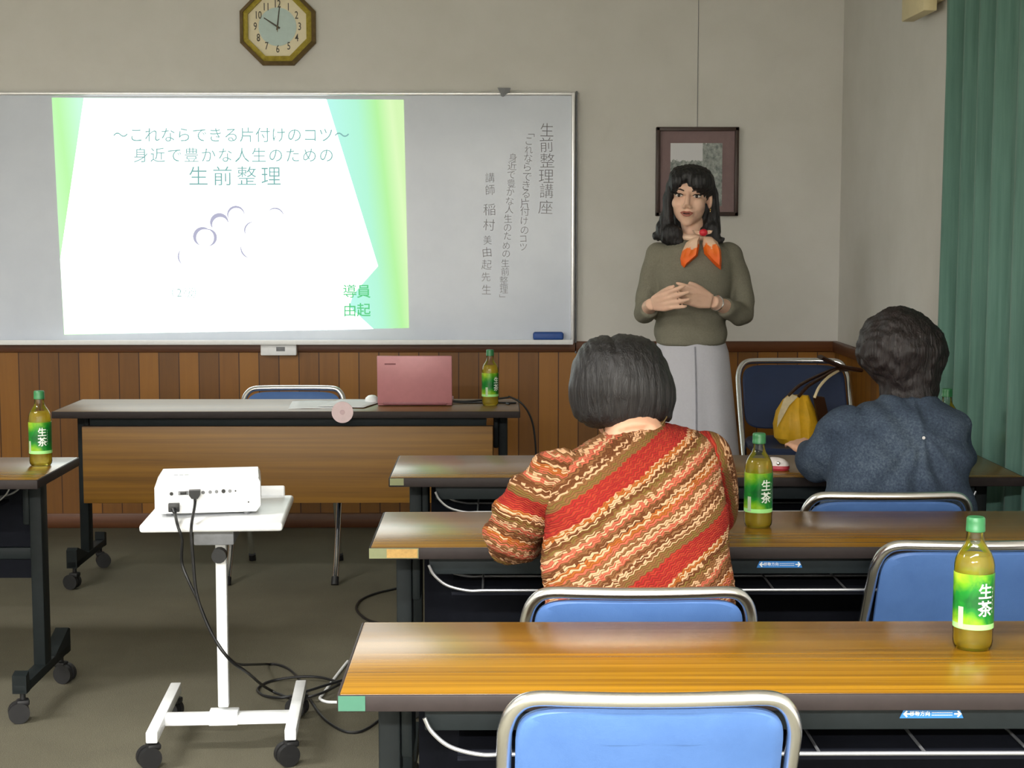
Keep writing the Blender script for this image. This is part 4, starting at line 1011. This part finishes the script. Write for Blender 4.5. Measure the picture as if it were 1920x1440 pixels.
# sweater
M['sweater_grey'] = m_fabric('grey_green_knit', C(120, 117, 103), 0.16, 160)
sw = MB()
srows = [(449, 1266, 1334, .058, YB), (456, 1250, 1350, .072, YB), (467, 1232, 1370, .088, YB), (485, 1227, 1374, .098, YB), (515, 1228, 1373, .108, YB - .005), (550, 1232, 1368, .108, YB - .005), (600, 1229, 1361, .106, YB), (630, 1227, 1362, .110, YB), (645, 1230, 1361, .110, YB)]
sw.loft(prings(srows, PO), 40, 2.35)
cuL = armL[2] + (armL[3] - armL[2]) * 0.62; cuR = armR[2] + (armR[3] - armR[2]) * 0.62
chain(sw, [(armL[0], .055), (armL[1], .050), (armL[2], .045), (cuL, .037)]); chain(sw, [(armR[0], .055), (armR[1], .050), (armR[2], .046), (cuR, .037)])
swo = blob('sweater', sw, 0.007, M['sweater_grey'], per, 5, disp=lambda c, n: 0.003 * math.sin(c.z * 70 + 3 * math.sin(c.x * 22)) * (1 if c.z < 1.12 else 0.4))
# skirt
M['skirt'] = m_fabric('pale_grey_skirt', C(186, 186, 194), 0.05, 120, 0.85, 0.15)
sk = MB(); rr_ = []
for py, xl_, xr_, ry in ((636, 1232, 1358, .103), (660, 1230, 1366, .110), (720, 1230, 1373, .120), (850, 1219, 1386, .145), (930, 1212, 1393, .155), (965, 1210, 1395, .158)):
    a = q(xl_, py, YB); c = q(xr_, py, YB); rr_.append((((a.x + c.x) / 2, 0, a.z), (c.x - a.x) / 2, ry))
sk.loft(rr_, 64)
for v_ in sk.bm.verts:
    f = max(0, (0.95 - v_.co.z)); a = math.atan2(v_.co.y, v_.co.x); v_.co.y += 0.012 * f * math.sin(a * 9); v_.co.x += 0.010 * f * math.sin(a * 7)
sko = sk.build('skirt', M['skirt'], per)
sm = [q(x, y, YB - ry - 0.002) for x, y, ry in ((1303, 650, .107), (1305, 720, .120), (1306, 850, .146), (1306, 930, .156))]
MB().tube(smooth_path(sm, 6), 0.0028, 6).build('seam', pbr('seam_grey', C(140, 140, 148), 0.9), sko)
for s in (-1, 1):
    b = MB(); b.loft([((s * .072, -0.05, 0.001), .040, .105), ((s * .072, -0.05, 0.018), .043, .110), ((s * .072, -0.042, 0.045), .039, .095), ((s * .071, -0.01, 0.068), .036, .050)], 24); b.build('shoe', M['black_plastic'], per)
# scarf
t = NT('orange_scarf'); tc = t.n.new('ShaderNodeTexCoord'); sx = t.n.new('ShaderNodeSeparateXYZ'); t.link(tc.outputs['Object'], sx.inputs[0])
zc = q(1315, 459, YB).z
f = t.math('ADD', t.math('SUBTRACT', sx.outputs[2], zc), t.math('ADD', t.math('MULTIPLY', t.math('SUBTRACT', t.noise(t.coord('Object'), 60, 3), 0.5), 0.06), t.math('MULTIPLY', t.math('ABSOLUTE', t.math('SUBTRACT', sx.outputs[0], q(1316, 466, YB).x)), 0.25)))
f = t.math('ADD', t.math('MULTIPLY', f, 8.0), 0.5)
t.base(t.ramp(f, [(0.0, C(238, 96, 20)), (0.52, C(236, 112, 16)), (0.56, C(226, 190, 160)), (1.0, C(228, 196, 172))])); t.set(Roughness=0.6); M['scarf'] = t.m
sc_ = MB(); nr = [(W(1302, 440, YB) - PO) + Vector((0.062 * math.cos(a), 0.060 * math.sin(a), 0.012 * math.sin(a))) for a in [2 * math.pi * k / 24 for k in range(25)]]
sc_.tube(nr[:-1] + [nr[0]], 0.013, 10, flat=1.0); sco = sc_.build('scarf', M['scarf'], per)
def leaf(outline, y0, bulge, name):     # folded cloth tail with thickness
    pts = [(q(x, y, y0)) for x, y in outline]; cx = sum((p_ for p_ in pts), Vector()) / len(pts); b = MB()
    n = len(pts); ringsF = []
    for s_, dy in ((1.0, 0.0), (0.72, -bulge * 0.7), (0.35, -bulge * 0.55), (0.08, -bulge * 0.8)):
        ringsF.append([b.bm.verts.new(cx + (p_ - cx) * s_ + Vector((0, dy, 0))) for p_ in pts])
    bk = [b.bm.verts.new(p_ + Vector((0, 0.012, 0))) for p_ in pts]
    b._skin([bk] + ringsF); return b.build(name, M['scarf'], sco, angle=60)
ys = YB - 0.112
leaf([(1312, 443), (1300, 446), (1287, 455), (1280, 470), (1276, 485), (1278, 497), (1283, 502), (1294, 492), (1308, 480), (1311, 462)], ys, 0.022, 'scarf_tail')
leaf([(1320, 443), (1334, 444), (1346, 454), (1352, 470), (1353, 488), (1352, 506), (1344, 500), (1332, 488), (1321, 476), (1318, 458)], ys, 0.022, 'scarf_tail')
leaf([(1316, 434), (1308, 432), (1298, 431), (1302, 438), (1312, 442)], ys + 0.01, 0.016, 'scarf_ear'); leaf([(1320, 434), (1328, 431), (1337, 432), (1334, 438), (1324, 441)], ys + 0.01, 0.016, 'scarf_ear')
MB().ell(q(1319, 436, ys - 0.004), (0.016, 0.012, 0.014)).build('scarf_knot', pbr('red_knot', C(206, 36, 52), 0.5), sco)
b = MB(); e0 = HMs @ Vector((0.078, 0.004, -0.040)); b.ell(e0, (0.004,) * 3); b.tube([e0, e0 - Vector((0, 0, 0.035))], 0.0016, 8); b.ell(e0 - Vector((0, 0, 0.02)), (0.0032, 0.0032, 0.006)); b.ell(e0 - Vector((0, 0, 0.038)), (0.003, 0.003, 0.007)); b.build('earring', pbr('gold_earring', C(226, 190, 120), 0.25, 0.9), per)
dw = (armR[3] - armR[2]).normalized(); wc_ = armR[3] - dw * 0.028; u_ = dw.cross(Vector((0, 0, 1))).normalized(); v2 = dw.cross(u_)
b = MB(); ring_ = [wc_ + (u_ * math.cos(a) + v2 * math.sin(a)) * 0.0275 for a in [2 * math.pi * k / 24 for k in range(25)]]; b.tube(ring_, 0.0032, 8); b.build('bracelet', M['chrome'], per)

# ---------------------------------------------------------------- seated people
def seated(person, off, hipY, hips, dark, k=1.0):
    """legs under the table, as body capsules and as trousers"""
    out = []
    for s in (-1, 1):
        out.append([((hips.x + s * .085, hipY, .548), .070), ((hips.x + s * .095, hipY + .22, .523), .053), ((hips.x + s * .095, hipY + .40, .510), .050), ((hips.x + s * .095, hipY + .42, .30), .050), ((hips.x + s * .095, hipY + .40, .10), .036)])
    return out
def feet(bd, hips, hipY):
    for s in (-1, 1): bd.tube([(hips.x + s * .095, hipY + .38, .05), (hips.x + s * .10, hipY + .47, .036), (hips.x + s * .10, hipY + .55, .024)], [.034, .034, .022], 14)

# woman in the orange sweater
Y1 = 3.17
p1_ = thing('person', 'seated woman with a dark bob in an orange striped knit sweater, seen from behind', 'person', (W(1195, 1000, Y1).x, Y1, 0)); PO = p1_.location.copy()
rows = [(795, 1172, 1254, .050, 3.26), (804, 1148, 1292, .066, 3.25), (815, 1124, 1326, .080, 3.24), (832, 1092, 1340, .092, 3.23), (860, 1052, 1349, .104, 3.215), (895, 1027, 1353, .112, 3.20), (950, 1019, 1361, .118, 3.18), (1010, 1016, 1370, .120, 3.17), (1060, 1017, 1372, .122, 3.16), (1110, 1020, 1374, .126, 3.15), (1200, 1012, 1384, .130, 3.14), (1262, 1008, 1388, .128, 3.14)]
bd = MB()
bd.loft(prings(rows, PO, -0.012), 36, 2.3)
aL = [q(1048, 893, 3.20), q(990, 950, 3.22), q(960, 1010, 3.28), Vector((q(1040, 960, 3.56).x, 3.56 - Y1, 0.752))]
aR = [q(1322, 858, 3.24), q(1338, 910, 3.34), q(1340, 965, 3.44), Vector((q(1285, 960, 3.66).x, 3.66 - Y1, 0.742))]
for a in (aL, aR): chain(bd, [(a[0], .046), (a[1], .042), (a[2], .038), ((a[2] + a[3]) / 2, .032), (a[3], .024)])
hand(bd, aL[3], aL[3] + Vector((0.14, 0.10, -0.012)), Vector((0, 0, -1)), -1, 0.96, 0.2, 0.12, 0.1)
hand(bd, aR[3], aR[3] + Vector((-0.10, 0.13, -0.012)), Vector((0, 0, -1)), 1, 0.96, 0.2, 0.12, 0.1)
bd.tube([q(1180, 740, 3.31), q(1184, 785, 3.275), q(1192, 830, 3.23)], [.052, .056, .060], 22)
H1 = Matrix.Translation(q(1168, 742, 3.325)) @ Matrix.Rotation(R(180), 4, 'Z') @ Matrix.Rotation(R(18), 4, 'X')
merged(bd, head_prims, H1)
hp1 = Vector((0, 0, 0)); legs = seated(p1_, PO, 0.0, hp1, None)
for l in legs: chain(bd, l)
feet(bd, hp1, 0.0)
blob('body', bd, 0.006, M['skin'], p1_, 3)
hr = MB()
hrows = [(627, 1146, 1178, .025, 3.31), (631, 1122, 1204, .055, 3.31), (638, 1103, 1222, .078, 3.31), (654, 1086, 1238, .098, 3.31), (675, 1076, 1248, .110, 3.31), (700, 1069, 1259, .117, 3.31), (725, 1065, 1267, .118, 3.31), (750, 1066, 1268, .114, 3.31), (770, 1070, 1262, .106, 3.305), (785, 1080, 1252, .094, 3.30), (793, 1092, 1240, .080, 3.30)]
hr.loft(prings(hrows, PO), 44)
hr.ell(q(1116, 786, 3.30), (0.034, 0.06, 0.018), (0, R(12), 0)); hr.ell(q(1249, 778, 3.30), (0.013, 0.05, 0.014))
def hd(c, n):
    v = 0.0009 * math.sin(c.x * 300 + c.y * 90) + 0.0008 * math.sin(c.x * 520 + c.z * 14)
    px = c.x - (q(1148, 640, 3.3).x + 0.15 * 0); 
    if c.z > q(1148, 655, 3.3).z: v -= 0.007 * math.exp(-(px / 0.006) ** 2)
    return v
ho = blob('hair', hr, 0.006, M['hair_black'], p1_, 4, disp=hd)
M['knit'] = m_stripes('orange_knit', R(35), 0.19, 0.04); M['knit_l'] = m_stripes('orange_knit_sleeve', R(-17), 0.17, 0.70); M['knit_r'] = m_stripes('orange_knit_sleeve_right', R(-70), 0.16, 0.2)
s1 = MB(); s1.loft(prings(rows, PO), 44, 2.3)
def kd(c, n): return 0.004 * math.sin(c.z * 38 + 4 * c.x) * (1.0 if c.z < 0.85 else 0.3) + 0.0012 * math.sin(c.x * 420) * math.sin(c.z * 420)
so = blob('sweater', s1, 0.006, M['knit'], p1_, 4, disp=kd)
def sd(c, n): return 0.0045 * math.sin((c.z * 0.9 + c.x * 0.5) * 95) + 0.0012 * math.sin(c.x * 420) * math.sin(c.z * 420)
b = MB(); chain(b, [(aL[0], .060), (aL[1], .061), (aL[2], .060), ((aL[2] + aL[3]) / 2, .045), (aL[2] + (aL[3] - aL[2]) * .95, .032)]); blob('sleeve', b, 0.006, M['knit_l'], so, 4, disp=sd)
b = MB(); chain(b, [(aR[0], .056), (aR[1], .052), (aR[2], .048), ((aR[2] + aR[3]) / 2, .040), (aR[2] + (aR[3] - aR[2]) * .95, .031)]); blob('sleeve', b, 0.006, M['knit_r'], so, 4)
b = MB(); cr = [q(1191, 795, 3.258) + Vector((0.054 * math.cos(a), 0.050 * math.sin(a), 0.010 * math.sin(a))) for a in [2 * math.pi * k / 28 for k in range(29)]]; b.tube(cr, 0.009, 10); b.build('collar', M['knit'], so)
b = MB(); cr = [q(1192, 786, 3.272) + Vector((0.066 * math.cos(a), 0.064 * math.sin(a), 0.030 * math.sin(a) + 0.02 * math.cos(a))) for a in [2 * math.pi * k / 28 for k in range(29)]]; b.tube(cr, 0.0013, 6); b.build('necklace', M['gold_dark'], p1_)
M['trousers'] = m_fabric('dark_trousers', C(34, 34, 40), 0.15, 120)
def trousers(person, legs):
    b = MB()
    for l in legs: chain(b, [(p_, r_ + .005) for p_, r_ in l[:-1]] + [(l[-1][0], l[-1][1] + .014)])
    b.ell((0, 0, .548), (.165, .105, .078)); return blob('trousers', b, 0.008, M['trousers'], person, 4)
trousers(p1_, legs)
for s in (-1, 1):
    b = MB(); b.loft([((s * .10, .455, 0.001), .042, .115), ((s * .10, .455, 0.03), .043, .115), ((s * .10, .44, .06), .038, .085), ((s * .097, .40, .085), .040, .045)], 24); b.build('shoe', M['black_plastic'], p1_)

# woman in the denim shirt
Y2 = 4.23
p2_ = thing('person', 'seated woman with short dark hair in a faded navy denim shirt, seen from behind', 'person', (W(1680, 900, Y2).x, Y2, 0)); PO = p2_.location.copy()
rows = [(742, 1654, 1754, .056, 4.30), (752, 1640, 1764, .070, 4.295), (764, 1606, 1786, .088, 4.285), (780, 1572, 1804, .104, 4.275), (805, 1556, 1813, .116, 4.26), (850, 1552, 1817, .124, 4.245), (900, 1550, 1820, .128, 4.23), (950, 1546, 1822, .130, 4.22), (1000, 1540, 1826, .132, 4.22), (1030, 1538, 1828, .13, 4.22)]
bd = MB(); bd.loft(prings(rows, PO, -0.034), 36, 2.3)
aL = [q(1585, 800, 4.25), q(1552, 845, 4.29), q(1527, 872, 4.34), Vector((q(1519, 852, 4.57).x, 4.57 - Y2, 0.760))]
aR = [q(1780, 805, 4.27), q(1790, 850, 4.32), q(1788, 874, 4.36), Vector((q(1740, 850, 4.60).x, 4.60 - Y2, 0.750))]
for a in (aL, aR): chain(bd, [(a[0], .048), (a[1], .043), (a[2], .038), ((a[2] + a[3]) / 2, .032), (a[3], .024)])
hand(bd, aL[3], aL[3] + Vector((-0.030, 0.125, 0.022)), Vector((0.2, 0.1, -1)), -1, 0.92, 0.4, 0.08, 0.1)
hand(bd, aR[3], aR[3] + Vector((-0.11, 0.12, -0.015)), Vector((0, 0, -1)), 1, 0.98, 0.25, 0.12, 0.1)
bd.tube([q(1694, 690, 4.36), q(1700, 740, 4.32), q(1702, 765, 4.30)], [.050, .046, .050], 22)
H2 = Matrix.Translation(q(1690, 668, 4.385)) @ Matrix.Rotation(R(196), 4, 'Z') @ Matrix.Rotation(R(14), 4, 'X')
merged(bd, head_prims, H2)
legs = seated(p2_, PO, 0.0, Vector((0, 0, 0)), None)
for l in legs: chain(bd, l)
feet(bd, Vector((0, 0, 0)), 0.0)
blob('body', bd, 0.006, M['skin'], p2_, 3)
hrows = [(577, 1672, 1694, .02, 4.36), (581, 1660, 1712, .045, 4.36), (588, 1648, 1728, .070, 4.36), (602, 1634, 1745, .095, 4.36), (622, 1617, 1762, .115, 4.36), (645, 1608, 1771, .124, 4.36), (666, 1606, 1776, .124, 4.36), (682, 1613, 1774, .118, 4.36), (698, 1627, 1767, .106, 4.355), (714, 1643, 1757, .092, 4.345), (732, 1653, 1754, .076, 4.33), (750, 1655, 1755, .074, 4.315), (764, 1656, 1752, .072, 4.305), (770, 1664, 1744, .060, 4.30)]
hr = MB(); hr.loft(prings(hrows, PO), 44)
blob('hair', hr, 0.006, M['hair_brown'], p2_, 4, disp=lambda c, n: 0.010 * mnoise.noise(c * 16) + 0.006 * mnoise.noise(c * 38) + 0.0016 * math.sin(c.x * 430 + c.y * 310 + c.z * 40))
t = NT('navy_denim'); v = t.coord('Object'); a_ = t.noise(v, 170, 4, 0.7); b_ = t.noise(v, 6, 5, 0.6)
f = t.math('ADD', t.math('MULTIPLY', a_, 0.5), t.math('MULTIPLY', b_, 0.5)); t.base(t.ramp(f, [(0.33, C(40, 48, 62)), (0.52, C(62, 73, 89)), (0.68, C(92, 104, 116))]))
t.set(Roughness=0.9, Specular_IOR_Level=0.1); t.bump(a_, 0.4, 0.004); M['denim'] = t.m
bx = q(1732, 822, 4.12)
def fold(c, n):
    dx, dz = c.x - bx.x, c.z - bx.z
    v = 0.0
    if dz < 0.01:
        an = math.atan2(dx, -dz + 0.02); v += 0.008 * math.sin(an * 13) * 0.8 * min(1, max(0, -dz + 0.02) * 9)
    v += 0.004 * math.sin(c.z * 55 + c.x * 48 + 2 * math.sin(c.x * 17)) + 0.005 * mnoise.noise(Vector((c.x * 9, c.y * 9, c.z * 22))); v += 0.006 * math.exp(-((dx) / 0.009) ** 2) * (1 if abs(dz) < 0.16 else 0)
    return v
s2 = MB(); s2.loft(prings(rows, PO), 44, 2.3)
chain(s2, [(aL[0], .062), (aL[1], .062), (aL[2], .055), ((aL[2] + aL[3]) / 2, .043), (aL[2] + (aL[3] - aL[2]) * .99, .036)]); chain(s2, [(aR[0], .058), (aR[1], .054), (aR[2], .044), ((aR[2] + aR[3]) / 2, .036), (aR[2] + (aR[3] - aR[2]) * .9, .030)])
sho = blob('shirt', s2, 0.006, M['denim'], p2_, 3, disp=fold)
b = MB(); cr = [q(1703, 744, 4.315) + Vector((0.064 * math.cos(a), 0.058 * math.sin(a), 0.006 * math.sin(a))) for a in [2 * math.pi * k / 28 for k in range(29)]]; b.tube(cr, 0.013, 10, flat=0.7); b.build('collar', M['denim'], sho)
b = MB(); bb = q(1732, 821, 4.245 - 0.132); b.cyl(bb + Vector((0, 0.012, 0)), bb, 0.0042, seg=16); b.build('button', M['chrome'], sho)
trousers(p2_, legs)
for s in (-1, 1):
    b = MB(); b.loft([((s * .10, .455, 0.001), .042, .115), ((s * .10, .455, 0.03), .043, .115), ((s * .10, .44, .06), .038, .085), ((s * .097, .40, .085), .040, .045)], 24); b.build('shoe', M['black_plastic'], p2_)
